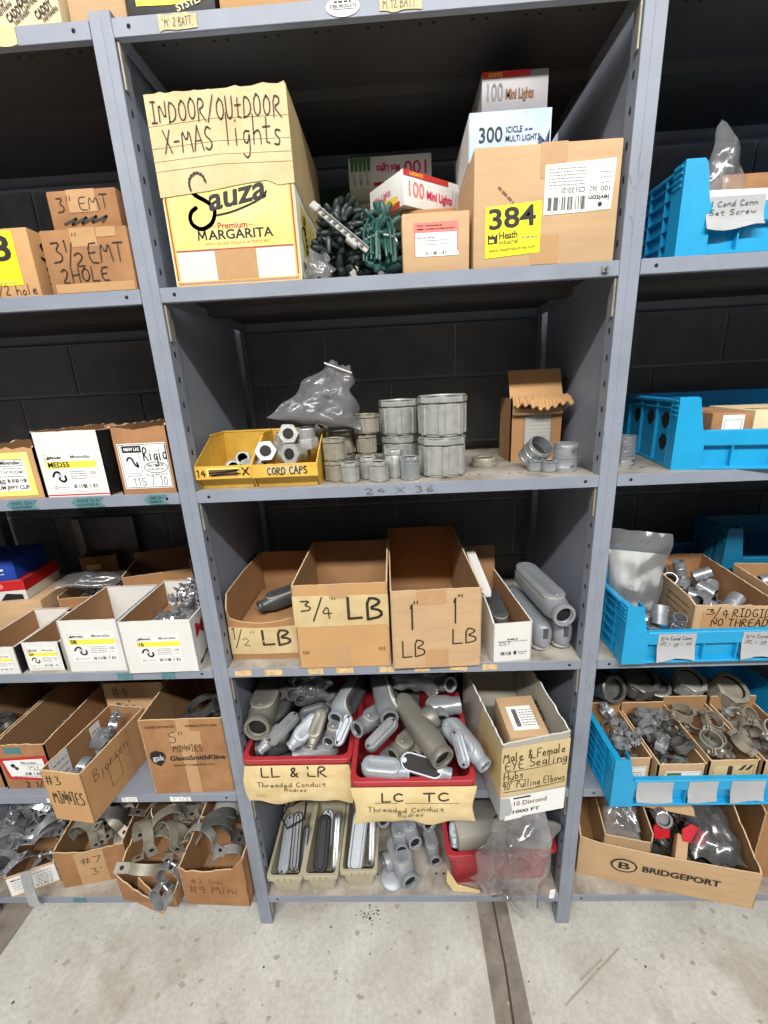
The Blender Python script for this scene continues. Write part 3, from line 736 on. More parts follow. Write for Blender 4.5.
def pile(name, meshes, n, xyz, label, cat, group, seed, frame=None, flat=.6, sc=(.9,1.1), zfun=None, minsep=0.0):
    """n pieces strewn in a box (x0,x1,y0,y1,z0,z1) of the frame matrix; fuller towards the bottom"""
    r = random.Random(seed); x0,x1,y0,y1,z0,z1 = xyz; F = frame or Matrix.Identity(4); out = []; pts = []
    for i in range(n):
        for tr in range(40):
            x, y = r.uniform(x0,x1), r.uniform(y0,y1); zt = z1 if zfun is None else zfun(x, y)
            z = z0 + (zt-z0)*r.random()**.6; p = Vector((x,y,z))
            if all((p-q).length > minsep for q in pts): break
        pts.append(p)
        e = Euler((r.uniform(-PI,PI)*flat, r.uniform(-PI,PI)*flat, r.uniform(-PI,PI)))
        mw = F @ Matrix.Translation(p) @ e.to_matrix().to_4x4()
        s = r.uniform(*sc)
        o = spawn(name, r.choice(meshes), mw.to_translation(), mw.to_3x3().normalized().to_euler(), label, cat, group, s); out.append(o)
    return out
def fmat(o): bpy.context.view_layer.update(); return o.matrix_world.copy()

def bag(name, label, corners, thick, m, seed, n=18, wr=.010, cat='plastic bag', pinch=0.0, group=None, zipstrip=None, bm=None):
    """crumpled clear bag: two wrinkled films sealed round the edge; corners bl, br, tr, tl"""
    bl, br, tr, tl = [Vector(c) for c in corners]; nrm = (br-bl).cross(tl-bl).normalized(); r = random.Random(seed)
    from mathutils import noise
    grid = lambda sgn: [[None]*(n+1) for _ in range(n+1)]
    mb = MB()
    for sgn in (1,-1):
        V = []
        for j in range(n+1):
            for i in range(n+1):
                u, v = i/n, j/n
                p = (bl*(1-u)+br*u)*(1-v) + (tl*(1-u)+tr*u)*v
                e = max(0, math.sin(PI*u))**.55*max(0, math.sin(PI*v))**.55
                q = Vector((u*4+seed*3.1, v*4+sgn*7.3, seed*1.7))
                rid = 1-abs(noise.noise(q))*2; rid2 = 1-abs(noise.noise(q*2.3+Vector((3,1,2))))*2
                w_ = wr*(rid*.7+rid2*.5)
                edge = (1-e)
                p = p + nrm*(sgn*thick*.5*e + w_*(e*.9+.1)*sgn) + nrm*(noise.noise(Vector((u*3,v*3,seed)))*wr*1.2)
                p = p + (br-bl).normalized()*noise.noise(Vector((v*4,seed,1)))*wr*1.4*edge + (tl-bl).normalized()*noise.noise(Vector((u*4,seed,9)))*wr*1.4*edge
                V.append(p)
        mb.add(V, [(j*(n+1)+i, j*(n+1)+i+1, (j+1)*(n+1)+i+1, (j+1)*(n+1)+i) for j in range(n) for i in range(n)], 0)
    o = mb.build(name, m, None, True, angle=60)
    tag(o, label, cat, group)
    if zipstrip:
        z = MB(); pts = [(tl*(1-i/10)+tr*(i/10))*(1-zipstrip)+(bl*(1-i/10)+br*(i/10))*zipstrip+nrm*(thick*.2+wr*.8) for i in range(11)]
        z.tube(pts, .0016, 6); z.build('zip_strip', 'white_plastic', o)
    return o
# ------------------------------------------------------------------ settling loose pieces so that they rest on each other
from mathutils.bvhtree import BVHTree
def tree_of(vs, ps):
    lo = Vector((min(v.x for v in vs), min(v.y for v in vs), min(v.z for v in vs))); hi = Vector((max(v.x for v in vs), max(v.y for v in vs), max(v.z for v in vs)))
    return (BVHTree.FromPolygons(vs, ps), lo, hi)
def meshes_of(o):
    out = [o] if o.type == 'MESH' else []
    for c in kids(o): out += meshes_of(c)
    return out
SKIPN = ('lettering','handwriting','print','paper_tag','packing_tape','inside_label','tape_fold','paper_label','shipping_label','cream_strip','cream_band')
class Heap:
    def __init__(s, solids=()):
        s.T = []
        for o in solids: s.add(o)
    def geo(s, o):
        bpy.context.view_layer.update(); vs = []; ps = []
        for m in meshes_of(o):
            if stem_(m.name) in SKIPN: continue
            b = len(vs); mw = m.matrix_world; vs += [mw @ v.co for v in m.data.vertices]; ps += [[b+i for i in p.vertices] for p in m.data.polygons]
        return vs, ps
    def add(s, o): s.T.append(tree_of(*s.geo(o))); return o
    def hits(s, vs, ps):
        t, lo, hi = tree_of(vs, ps)
        for u, l2, h2 in s.T:
            if all(lo[i] < h2[i] and hi[i] > l2[i] for i in range(3)) and t.overlap(u): return True
        return False
    def drop(s, name, me, xy, ztop, floor, mw3, sc, label, cat, group):
        V = [mw3 @ (v.co*sc) for v in me.vertices]; P = [list(p.vertices) for p in me.polygons]; zmin = min(v.z for v in V)
        at_ = lambda z: [v + Vector((xy[0], xy[1], z)) for v in V]
        z = ztop
        if s.hits(at_(z), P): return None
        lim = floor - zmin + .0008
        while z - .006 > lim and not s.hits(at_(z - .006), P): z -= .006
        st = .003
        for k in range(3):
            if z - st > lim and not s.hits(at_(z - st), P): z -= st
            st /= 2
        return z, at_(z), P
    def settle(s, o, up=.02, down=0.0, step=.002):
        """nudge a placed piece straight up or down until it is clear of what is already there"""
        vs, ps = s.geo(o); d = 0.0
        cand = [0.0] + [k*step for k in range(1, int(up/step)+1)] + [-k*step for k in range(1, int(down/step)+1)]
        for d in cand:
            q = [v + Vector((0,0,d)) for v in vs]
            if not s.hits(q, ps): break
        else: return False
        if d: o.location.z += d
        s.T.append(tree_of([v + Vector((0,0,d)) for v in vs], ps)); return True
def stem_(n): return n.split('.')[0]
def remove_tree(o):
    for c in kids(o): remove_tree(c)
    bpy.data.objects.remove(o)
def heap(name, meshes, n, xyz, label, cat, group, seed, solids=(), frame=None, efun=None, sc=(.92,1.08), tries=7, H=None, zc=None, floor=None):
    """n pieces dropped one after another in x0..x1, y0..y1 (local to frame); none may end with its centre above z1"""
    r = random.Random(seed); x0,x1,y0,y1,z0,z1 = xyz; F = frame or Matrix.Identity(4); H = H or Heap(solids); F3 = F.to_3x3().normalized()
    efun = efun or (lambda r: (r.uniform(-2,2), r.uniform(-2,2), r.uniform(-PI,PI)))
    for i in range(n):
        me = r.choice(meshes); best = None
        for t in range(tries):
            u, v = r.random(), r.random(); p = F @ Vector((x0+(x1-x0)*u, y0+(y1-y0)*v, 0)); e = Euler(efun(r)); s_ = r.uniform(*sc); R3 = F3 @ e.to_matrix()
            q = H.drop(name, me, (p.x,p.y), F.translation.z + z1 + .075, F.translation.z + (z0 if floor is None else floor), R3, s_, label, cat, group)
            if q and (best is None or q[0] < best[0]): best = (q[0], q[1], q[2], p, R3, s_)
        if best and best[0] - F.translation.z <= (z1 if zc is None else z1):
            z, V, P, p, R3, s_ = best
            spawn(name, me, (p.x,p.y,z), R3.to_euler(), label, cat, group, s_); H.T.append(tree_of(V, P))
    return H
zT, zA, zB, zC, zD, zE = ZS
E_ = .0005
def right_face(w, x=None): return Face((w if x is None else x,0,0), (0,1,0), (0,0,1))
def left_face(d): return Face((0,d,0), (0,-1,0), (0,0,1))
G_ = 'printed label'
# ================================================================== TOP SHELF
o = closed('fastener_carton', 'tan carton printed all over with slanted black lettering, on the very top shelf', 'box', (-.42,.006,zT+E_), 0, .352, .25, .10, 'card_cream')
p = Print(FRONT)
for a, b in [(.235,.020),(.285,.026),(.185,.022),(.262,.008),(.312,.009),(.21,.05),(.265,.055),(.315,.056)]:
    p.text('CADDY', a, b, .0115, .034, 'ink', True, .5); p.text('FASTENERS', a+.010, b-.0035, .0055, .032, 'ink', True, .5)
p.done(o)
closed('crumpled_carton', 'small tan crumpled carton at the top of the shelf post', 'box', (-.062,.02,zT+E_), 4, .098, .2, .09, 'card')
o = closed('black_carton', 'black printed carton with a yellow sticker on the top shelf', 'box', (.045,.012,zT+E_), 0, .15, .3, .09, 'black_card')
slab(FRONT, [(.016,.020),(.075,.018),(.13,.023),(.145,.086),(.018,.086)], 'sticker', o, 'yellow_sticker')
Print(FRONT).text('SYSTEM', .085, .008, .010, .05, 'cream', True, .25).done(o)
closed('long_carton', 'long plain orange-tan carton on the top shelf beside a black carton', 'box', (.203,.008,zT+E_), 0, .42, .3, .085, 'card_orange')
closed('wide_carton', 'plain brown carton at the inner end of the top shelf', 'box', (.63,.012,zT+E_), 0, .2, .3, .08, 'card')

# ================================================================== SHELF A, bay beside the post
o = closed('lot_carton', 'brown carton bearing a yellow lot sticker, cut by the photo edge', 'box', (-.44,.008,zA+E_), 0, .218, .22, .121, 'card_orange', tape=(.03,.06))
slab(FRONT, rpoly(.05,.022,.187,.122-.006), 'sticker', o, 'yellow_sticker')
p = Print(FRONT); p.text('383', .058, .066, .042, .118, 'ink', True).text('Heath', .098, .044, .012, None, 'ink', True).text('Industrial', .098, .034, .008, None, 'ink').text('www.heathindustrial.com', .062, .025, .0055, .115, 'grey')
p.done(o); Print(FRONT).hand('3 1/2 hole', .10, .005, .018, .11, .0014).done(o, 'handwriting')
p = Print(right_face(.218)); p.hand('S', .02, .07, .035, .04, .005, 'ink').stroke([(.028,.055),(.05,.05),(.03,.042),(.052,.036),(.03,.028)], .004, 'ink').done(o)
o = closed('strap_carton', 'brown carton hand marked 3 1/2 EMT 2 HOLE with a smaller carton on top', 'box', (-.198,.006,zA+E_), 0, .172, .22, .112, 'card_old', tape=(.06,.11))
slab(FRONT, rpoly(.01,.002,.168,.018), 'tape_clear', o, 'packing_tape'); slab(FRONT, rpoly(.112,.095,.15,.1115), 'tape_clear', o, 'packing_tape')
p = Print(FRONT); p.hand('3', .016,.056,.037,.021,.0024).hand('1', .042,.074,.02,.005,.0022).hand('/', .047,.052,.036,.012,.0022).hand('2', .058,.048,.024,.019,.0022).hand('"', .062,.088,.014,.01,.0018).hand('EMT', .088,.053,.032,.07,.0024).hand('2HOLE', .026,.02,.024,.095,.0024).done(o, 'handwriting')
o = closed('small_strap_carton', 'small brown carton hand marked 3 EMT, crossed out below, atop another carton', 'box', (-.178,.022,zA+.113+E_), 0, .136, .17, .068, 'card_old')
slab(FRONT, rpoly(.04,.03,.095,.0675), 'tape_clear', o, 'packing_tape')
p = Print(FRONT); p.hand('3"', .016,.032,.025,.03,.0018).hand('EMT', .06,.034,.022,.058,.0018).stroke([(.025,.012),(.05,.02),(.04,.01),(.07,.021),(.06,.011),(.09,.022),(.08,.012),(.11,.021),(.1,.012)], .004, 'marker').done(o, 'handwriting')

# ================================================================== SHELF A, middle bay
o = thing('margarita_carton', 'tall white and yellow margarita mix carton, cream taped and marked for x-mas lights', 'box', (.0515,.006,zA+E_))
w_, h_ = .25, .307
mb = MB()
mb.bbox(0,0,0,w_,.32,h_-.004,.003,0,2)
r = random.Random(5)
sheet(mb, (.002,.002), (w_-.002,.002), h_+.002, .003, .003, 0, 0, (1,1,1), 20, h_-.01); sheet(mb, (w_-.002,.004), (w_-.002,.30), h_+.001, .003, .004, 0, 0, (1,1,1), 20, h_-.01)
mb.build('body', ['card_white','card_torn'], o, True)
slab(FRONT, rpoly(.0115,.0625,.2385,.20), 'label_yellow', o, 'yellow_panel', .0003, .0003)
p = Print(FRONT, .0009)
for k in range(44): 
    b = .012 + k*.0034
    if b < .158: p.rect(.0055,b,.0085,b+.0022,'red'); p.rect(.2415,b,.2445,b+.0022,'red')
for k in range(66):
    a = .0065+k*.0036; p.rect(a,.0035,a+.0022,.0057,'red')
p.rect(.0045,.0005,.2465,.0025,'gold').rect(.0045,.007,.2465,.0085,'gold').rect(.009,.008,.0115,.16,'gold').rect(.2385,.008,.241,.16,'gold').rect(.0035,.002,.0055,.16,'gold').rect(.2455,.002,.2475,.16,'gold').rect(.0115,.0605,.2385,.0625,'red')
p.stroke([(.0585,.0785),(.0600,.0925),(.0660,.0815),(.0720,.0925),(.0735,.0785)], .0032, 'ink').text('ARGARITA', .0775, .0775, .0155, .124, 'ink', True).text('Premium', .098, .0945, .0105, .056, 'red', True).rect(.086,.0985,.096,.0995,'red').rect(.156,.0985,.166,.0995,'red').text('WITH SAUZA TEQUILA & TRIPLE SEC', .069, .0685, .0045, .125, 'red')
p.text('auza', .086, .124, .036, .110, 'ink', True, .15, slant=.25)
S_ = [(.0585,.157),(.064,.151),(.071,.147),(.086,.139),(.095,.130),(.097,.121),(.089,.104),(.068,.0945),(.052,.102),(.047,.113),(.051,.125),(.062,.131)]
p.stroke(smooth2(smooth2(S_)), .0075, 'ink').stroke(smooth2([(.10,.117),(.13,.121),(.165,.131),(.19,.141),(.197,.150)]), .0035, 'ink', .0003)
p.done(o)
slab(FRONT, [(-.001,.150),(.09,.156),(.15,.163),(.2,.167),(.222,.158),(.251,.160),(.251,.306),(-.001,.305)], 'tape_cream', o, 'cream_tape', .0016, .0006)
slab(FRONT, rpoly(.085,.009,.165,.0605), 'tape_clear', o, 'packing_tape', .0004, .0003)
for b in (.19,.205,.225,.258): slab(FRONT, [(-.001,b),(.12,b+.006),(.251,b+.003),(.251,b+.0045),(.12,b+.0078),(-.001,b+.0015)], 'tape_cream', o, 'tape_fold', .0022, .0008)
Print(FRONT, .0034).stroke(smooth2([(.088,.170),(.084,.181),(.072,.186),(.060,.179),(.056,.168),(.0585,.158)]), .004, 'pencil').done(o, 'printed_flourish')
slab(right_face(w_), [(0,.16),(.1,.15),(.2,.16),(.3,.15),(.3,.304),(0,.305)], 'tape_cream', o, 'cream_tape', .0006, .0006)
slab(right_face(w_), rpoly(.03,.0,.31,.14), 'label_yellow', o, 'yellow_panel', .0003, .0003)
Print(FRONT, .0034).hand('INDOOR/OUtDOOR', .006,.264,.031,.232,.0021,'marker',-.02).hand('X-MAS', .022,.217,.034,.088,.0021,'marker').hand('lights', .135,.222,.046,.098,.0021,'marker',-.04).done(o, 'handwriting')
Print(right_face(w_), .0012).hand('S', .02,.03,.08,.05,.004,'ink').text('Sauza', .05,.125,.026,.09,'ink',True,-1.3).done(o)

# light strings
def light_string(name, label, cx, cy, z0, rx, ry, rz, n, seed, wire, sock, loop=False):
    r = random.Random(seed); o = thing(name, label, 'string lights', (cx,cy,z0))
    from mathutils import noise
    mb = MB()
    for k in range(9):
        pts = []; ph = r.uniform(0,6); 
        for i in range(26):
            a = ph + i*.5; q = .55+.45*r.random()
            pts.append((rx*.8*q*math.cos(a), ry*.8*q*math.sin(a*1.13+k), .006+abs(rz*.86*(.15+.85*r.random())*(1-.5*q*abs(math.cos(a))))))
        sm = [Vector(pts[0])]
        for a, b in zip(pts, pts[1:]): a, b = Vector(a), Vector(b); sm += [a*.7+b*.3, a*.3+b*.7]
        mb.tube(sm, .0016, 5)
    mb.build('wire', wire, o, True)
    s = MB(); s.lathe([(.0022,-.004),(.0042,0),(.0046,.010),(.0056,.013),(.0056,.022),(.0046,.028),(.0030,.032)], 10); me = s.mesh('socket', sock, True)
    for i in range(n):
        a = r.uniform(0,2*PI); e = math.asin(r.uniform(.02,1)); q = r.uniform(.86,1.0)
        p = Vector((rx*q*math.cos(e)*math.cos(a), ry*q*math.cos(e)*math.sin(a), max(.008, rz*q*math.sin(e))))
        if p.y > ry*.35: p.y *= -.9
        c = link('bulb_socket', me, o); nrm = Vector((p.x/rx**2, p.y/ry**2, p.z/rz**2)).normalized() + Vector((r.uniform(-.9,.9), r.uniform(-.9,.9), r.uniform(-.9,.9)))
        place(c, p - nrm.normalized()*.012, nrm.to_track_quat('Z','Y').to_euler(), 1.18)
    return o
light_string('christmas_light_string', 'blackish green light string heaped beside the tall margarita carton', .376,.120,zA+.013,.056,.105,.150,100,3,'wire_green','socket_green')
o = light_string('christmas_light_string', 'teal green light string bundle held by a white tie, next to the red-labelled carton', .454,.112,zA+.013,.034,.085,.135,60,9,'wire_teal','wire_teal')
mb = MB()
for k in range(26):
    r = random.Random(k+60); x = r.uniform(-.03,.026); p0 = Vector((x*.5,.0,.09)); p1 = Vector((x*1.2,-.085+r.uniform(-.01,.01),.05+r.uniform(-.02,.02))); p2 = Vector((x*1.3,-.094,.02+r.uniform(-.01,.01)))
    mb.tube([p0,(p0+p1)/2+Vector((0,-.01,.022)),p1,p2], .0022, 6)
mb.build('wire_loop', 'wire_teal', o, True)
mb = MB(); mb.tube([(.036*math.cos(a)-.004, -.094+.02*abs(math.sin(a*.5)), .046+.018*math.sin(a)) for a in [i*PI/10 for i in range(11)]], .0014, 6); mb.build('white_tie', 'white_plastic', o, True)
# white clip rail lying over the lights
o = thing('light_clip_rail', 'white plastic clip rail slanting across the dark light strings', 'clip rail', (.330,.030,zA+.128), Matrix(frame_to((.330,.030,zA+.128),(.425,.020,zA+.048),(.1,-1,.55))))
mb = MB(); mb.bbox(-.006,0,0,.006,.128,.0025,.0006); mb.bbox(-.006,0,0,-.0045,.128,.008,.0006); mb.bbox(.0045,0,0,.006,.128,.005,.0006); mb.bbox(-.008,-.006,-.001,.008,.012,.009,.002); mb.bbox(.0045,.085,-.001,.014,.110,.010,.002)
mb.build('rail', 'rail_plastic', o)
mb = MB()
for k in range(8): mb.bbox(-.004,.02+k*.013,.0026,.004,.026+k*.013,.0055,.0008)
mb.build('clip', 'steel_dark', o)
bag('crumpled_film', 'scrap of clear crumpled plastic in front of the dark light string', [(.306,.006,zA+.001),(.364,.006,zA+.001),(.35,.03,zA+.045),(.312,.028,zA+.058)], .016, 'clear_film_thick', 4, 10, .009, 'plastic film')
# boxes behind the lights
o = closed('multi_light_carton', 'dark green light carton half hidden at the back beside the tall carton', 'box', (.262,.425,zA+E_), 0, .155, .043, .315, 'green_card')
p = Print(FRONT); p.disc(.055,.25,.018,None,'red').disc(.055,.25,.013,None,'gold',.0003).disc(.055,.25,.009,None,'red',.0006).text('MULTI', .078,.238,.024,.07,'gold',True).fine(.045,.215,.12,.004,'gold'); p.done(o)
o = closed('white_light_carton', 'plain white carton standing under the upside-down mini lights box', 'box', (.36,.345,zA+E_), 0, .12, .075, .245, 'card_white')
def mini_box(name, label, loc, rz, w, d, h, flip=False, silver=False, rot=None):
    o = closed(name, label, 'box', loc, rz, w, d, h, 'silver_card' if silver else 'card_white', rot=rot, r=.0012)
    F = FRONT; p = Print(F)
    if flip:
        p.text('100', w*.94, h*.78, h*.44, w*.27, 'magenta', False, PI).text('Mini Lights', w*.62, h*.70, h*.24, w*.28, 'magenta', True, PI)
        p.rect(w*.3, h*.04, w*.62, h*.17, 'red')
        for k in range(5): p.poly([(w*(.02+.05*k),h*.97),(w*(.07+.05*k),h*.97),(w*(.06+.05*k),h*.55),(w*(.03+.05*k),h*.52)], 'green')
        for k in range(3): p.stroke([(w*(.06+.08*k),h*.5),(w*(.07+.08*k),h*.15)], .006, 'lightgrey'); p.stroke([(w*(.055+.08*k),h*.3),(w*(.065+.08*k),h*.1)], .002, 'grey')
    else:
        p.text('100', w*.08, h*.3, h*.42, w*.24, 'grey' if silver else 'pink').text('Mini Lights', w*.36, h*.32, h*.24, w*.42, 'magenta' if not silver else 'brown', True)
        p.rect(0, h*.84, w*.72, h*.995, 'red').text('LIGHTS', w*.1, h*.87, h*.09, w*.2, 'gold', True)
        if not silver:
            for k in range(3): p.stroke([(w*(.80+.06*k),h*.75),(w*(.78+.06*k),h*.25)], .004, 'lightgrey')
    p.done(o)
    q = Print(left_face(d)); q.rect(0,h*.02,d*.9,h*.18,'red').poly([(d*.35,h*.1),(d*.8,h*.1),(d*.85,h*.35),(d*.5,h*.42)],'gold').text('Mini Lights', d*.15, h*.5, h*.2, d*.5, 'magenta'); q.done(o)
    return o
o = mini_box('mini_light_carton', 'white mini lights carton lying upside down on a white carton at the back', (.382,.272,zA+.248), 0, .194, .14, .062, True)
closed('plain_carton', 'plain brown carton hidden behind the small red-labelled carton', 'box', (.502,.14,zA+E_), 0, .11, .14, .152, 'card_dk')
mini_box('tilted_light_carton', 'white and red mini lights carton turned cornerwise above the red-labelled carton', (.504,.118,zA+.1545), 34, .172, .125, .064, rot=(0,0,math.radians(36)))
o = closed('red_label_carton', 'small brown carton with a pink and white shipping label', 'box', (.4955,.006,zA+E_), 0, .126, .12, .1, 'card')
slab(FRONT, rpoly(.022,.027,.105,.083), 'paper', o)
p = Print(FRONT); p.poly([(.022,.083),(.022,.027),(.0245,.027),(.0245,.0665),(.102,.0665),(.102,.034),(.105,.034),(.105,.083)],'pink').text('FRAGILE',.028,.0765,.003,.012,'ink',True).fine(.044,.0765,.075,.003,'red').rect(.028,.071,.04,.073,'ink').fine(.044,.071,.098,.003,'red')
p.text('QTY',.028,.06,.0025,None,'grey').fine(.028,.057,.06,.003,'grey').rect(.027,.0535,.1,.0538,'grey').text('1',.030,.043,.006,None,'grey').frame(.038,.036,.085,.053,.0004,'grey').fine(.04,.046,.083,.002,'grey').bars(.042,.0295,.083,.0345,26).done(o)
o = closed('lot_384_carton', 'large brown carton with yellow lot sticker 384 and a white shipping label', 'box', (.6285,.006,zA+E_), 0, .262, .27, .194, 'card', tape=(.118,.165))
slab(FRONT, rpoly(.108,.002,.158,.05), 'tape_clear', o, 'packing_tape')
slab(FRONT, [(.022,.017),(.123,.023),(.1235,.106),(.022,.100)], 'sticker', o, 'yellow_sticker', .0006)
p = Print(FRONT, .0014); p.text('384', .029,.064,.032,.084,'ink',True,.05).text('Heath', .048,.0475,.0115,.033,'ink',True,.05).text('Industrial', .0475,.0385,.0075,.035,'ink',False,.05).text('www.heathindustrial.com', .029,.0265,.0056,.086,'ink',False,.05)
p.poly([(.0265,.040),(.0265,.0565),(.033,.052),(.033,.0565),(.0395,.052),(.0445,.0585),(.0445,.041)],'ink').rect(.029,.0425,.038,.048,'yellow',.0003).fine(.09,.0475,.118,.004,'grey'); p.done(o)
slab(FRONT, [(.1275,.082),(.248,.085),(.252,.164),(.1275,.160)], 'paper', o, 'shipping_label')
p = Print(FRONT); R = PI
p.frame(.1305,.0855,.247,.1575,.0005,'grey').rect(.131,.112,.247,.1124,'grey').rect(.131,.124,.247,.1244,'grey').rect(.205,.112,.2054,.157,'grey').rect(.222,.112,.2224,.135,'grey').bars(.134,.088,.205,.109,34)
p.text('leviton',.243,.1085,.0085,.036,'ink',True,R).disc(.228,.094,.004,None,'ink').text('CS120-2I',.2,.1225,.008,.042,'ink',False,R).text('062',.2205,.1225,.008,.012,'ink',False,R).text('100',.244,.1225,.008,.016,'ink',False,R)
for k in range(6): p.fine(.134,.127+k*.005,.2,.0025,'grey')
for k in range(3): p.fine(.225,.127+k*.008,.244,.0025,'grey')
p.done(o)
p = Print(FRONT.sub(.043,.13,-.75)); p.fine(0,0,.038,.006,'brown'); p.done(o)
o = closed('icicle_light_carton', 'pale blue icicle lights carton lying on the large carton with lot sticker', 'box', (.630,.07,zA+.195+E_), 0, .153, .19, .082, 'ice_card', r=.0012)
slab(left_face(.19), rpoly(0.01,.004,.188,.078), 'card_white', o, 'side_panel')
p = Print(FRONT); p.text('300', .018,.034,.0235,.044,'ink').text('ICICLE', .069,.047,.0095,.03,'ink').fine(.104,.049,.118,.004,'blue').text('MULTI LIGHTS', .068,.033,.0095,.064,'ink')
p.poly([(.118,.002),(.15,.002),(.15,.05),(.142,.03),(.132,.04),(.127,.018)],'blue')
for x in (.122,.134,.144): p.stroke([(x,.002),(x+.006,.045)],.002,'white')
p.done(o)
mini_box('top_light_carton', 'silver and red mini lights carton topmost in the light boxes', (.654,.078,zA+.278+E_), 0, .122, .16, .062, silver=True)

# ================================================================== BLUE CRATES
def crate(label, loc, rz=0, L=.6, D=.40, H=.152, m='blue_plastic', diamonds=False, group=None, rails=True, mould=True):
    o = thing('stacking_crate', label, 'crate', loc, (0,0,math.radians(rz)), group)
    mb = MB(); t = .004
    mb.box(.008,.006,.004, L-.008,D-.006,.009, 0)
    for s in (0,1):
        X = lambda x: x if s == 0 else L - x
        def bx(x0,y0,z0,x1,y1,z1,b=.0008): mb.bbox(min(X(x0),X(x1)),y0,z0,max(X(x0),X(x1)),y1,z1,b)
        if s == 0 and diamonds:
            bx(.010,.03,.002,.014,D-.004,H-.010)
        else: bx(.010,.03,.002,.014,D-.004,H-.006)
        bx(0,.0,.0,.016,.034,H); bx(0,D-.02,0,.016,D,H)                       # corner posts
        bx(.001,.03,H-.012,.017,D-.01,H-.004,.002); bx(.002,.03,.0,.016,D-.01,.006)
        zs = [.03,.055,.08,.105,.128] if not diamonds else [.128]
        for z in zs: bx(.002,.034,z-.0015,.011,D-.02,z+.0015)
        for k in (range(7) if not (diamonds and s == 0) else ()): bx(.002,.055+k*(D-.09)/6,.004,.011,.058+k*(D-.09)/6,H-.010)
        if diamonds and s == 0:
            for yy in (.045,.125,.225,.32): bx(.003,yy,.004,.011,yy+.003,H-.010)
        if diamonds and s == 0:
            for (yc,zc) in [(.085,.100),(.175,.100),(.085,.050),(.27,.1)]:
                P = [(.0094,yc-.026,zc),(.0094,yc-.006,zc-.019),(.0094,yc+.010,zc-.017),(.0094,yc+.026,zc+.002),(.0094,yc+.008,zc+.018),(.0094,yc-.010,zc+.017)]
                mb.prism(P, (.0004,0,0), 1)
        for k in range(4): bx(-.003,.004,H-.010-k*.010,.004,.030,H-.005-k*.010,.0015)      # finger ribs on the post
        # front return of the corner post, sloping down to the rail
        yf = -.0015; P = [(X(-.0005),yf,0),(X(.056),yf,0),(X(.056),yf,.079),(X(.050),yf,.086),(X(.038),yf,H-.006),(X(.032),yf,H+.0006),(X(-.0005),yf,H+.0006)]
        mb.prism(P if s == 0 else P[::-1], (0,.004,0), 0)
        P = [(X(.054),0.004,.006),(X(.054),.03,.006),(X(.052),.03,.08),(X(.039),.03,H-.002),(X(.037),.004,H-.002)]
        mb.prism(P, (.003 if s==0 else -.003,0,0), 0)
    mb.bbox(.05,.012,.0,L-.05,.016,.080,.0006); mb.bbox(.055,0,.050,L-.055,.016,.083,.002); mb.bbox(.05,0,0,L-.05,.016,.006,.001)
    k = .11
    while k < L-.09: mb.bbox(k,.001,.004,k+.003,.014,.055,.0006); k += .0765
    mb.bbox(.008,D-.006,0,L-.008,D-.002,H-.004,.0008); mb.bbox(.0,D-.012,H-.010,L,D,H-.002,.002)
    mb.build('shell', [m,'bore'], o)
    return o
def flap(o, a0, a1, b0, b1, m, hand=None, seed=1, curl=.008, y=0.0):
    """paper tag stuck on the rail with a curling lower edge"""
    r = random.Random(seed); n = 6; mb = MB(); V = []
    for j in range(n+1):
        t = j/n; b = b1+(b0-b1)*t
        for i in range(7):
            u = i/6; V.append((a0+(a1-a0)*u + r.uniform(-.0006,.0006), y-.0012-curl*max(0,t-.45)**1.6*2.2*(.6+.8*abs(u-.5)), b + (r.uniform(-.001,.001)+ .004*math.sin(u*5+seed) if j == n else 0)))
    F = [(j*7+i,j*7+i+1,(j+1)*7+i+1,(j+1)*7+i) for j in range(n) for i in range(6)]
    mb.add(V, F, 0); mb.add([(x,yy+.0005,z) for x,yy,z in V], F, 0)
    q = mb.build('paper_tag', m, o)
    if hand:
        p = Print(FRONT, .0024 - y)
        for k, ln in enumerate(hand): p.hand(ln, a0+.006, b1-.016-k*.014, .009, (a1-a0)*.8, .0011, 'pencil')
        p.done(q, 'handwriting')
o = crate('light blue crate on the shelf level with the lot sticker carton', (1.000,.002,zA+E_)); crA = o
flap(o, .046, .148, .040, .092, 'paper_grey', ['1 Cond Conn','Set Screw'], 3, .010)
Print(FRONT, .0012).hand('ALL', .172,.062,.012,.024,.001,'blue').hand('Set Screw', .17,.05,.009,.06,.001,'blue').done(o)
o = closed('white_carton', 'white open carton edge showing inside the highest blue crate', 'box', (1.06,.04,zA+.010), 3, .14, .2, .108, 'card_white')
closed('brown_carton', 'dark brown carton at the back of the highest blue crate', 'box', (1.20,.20,zA+.010), 0, .2, .15, .19, 'card_old')
bag('clear_bag', 'pointed clear plastic bag rising behind white card in the highest crate', [(1.085,.10,zA+.119),(1.185,.10,zA+.119),(1.152,.12,zA+.240),(1.128,.12,zA+.262)], .03, 'clear_film_thick', 12, 12, .008)

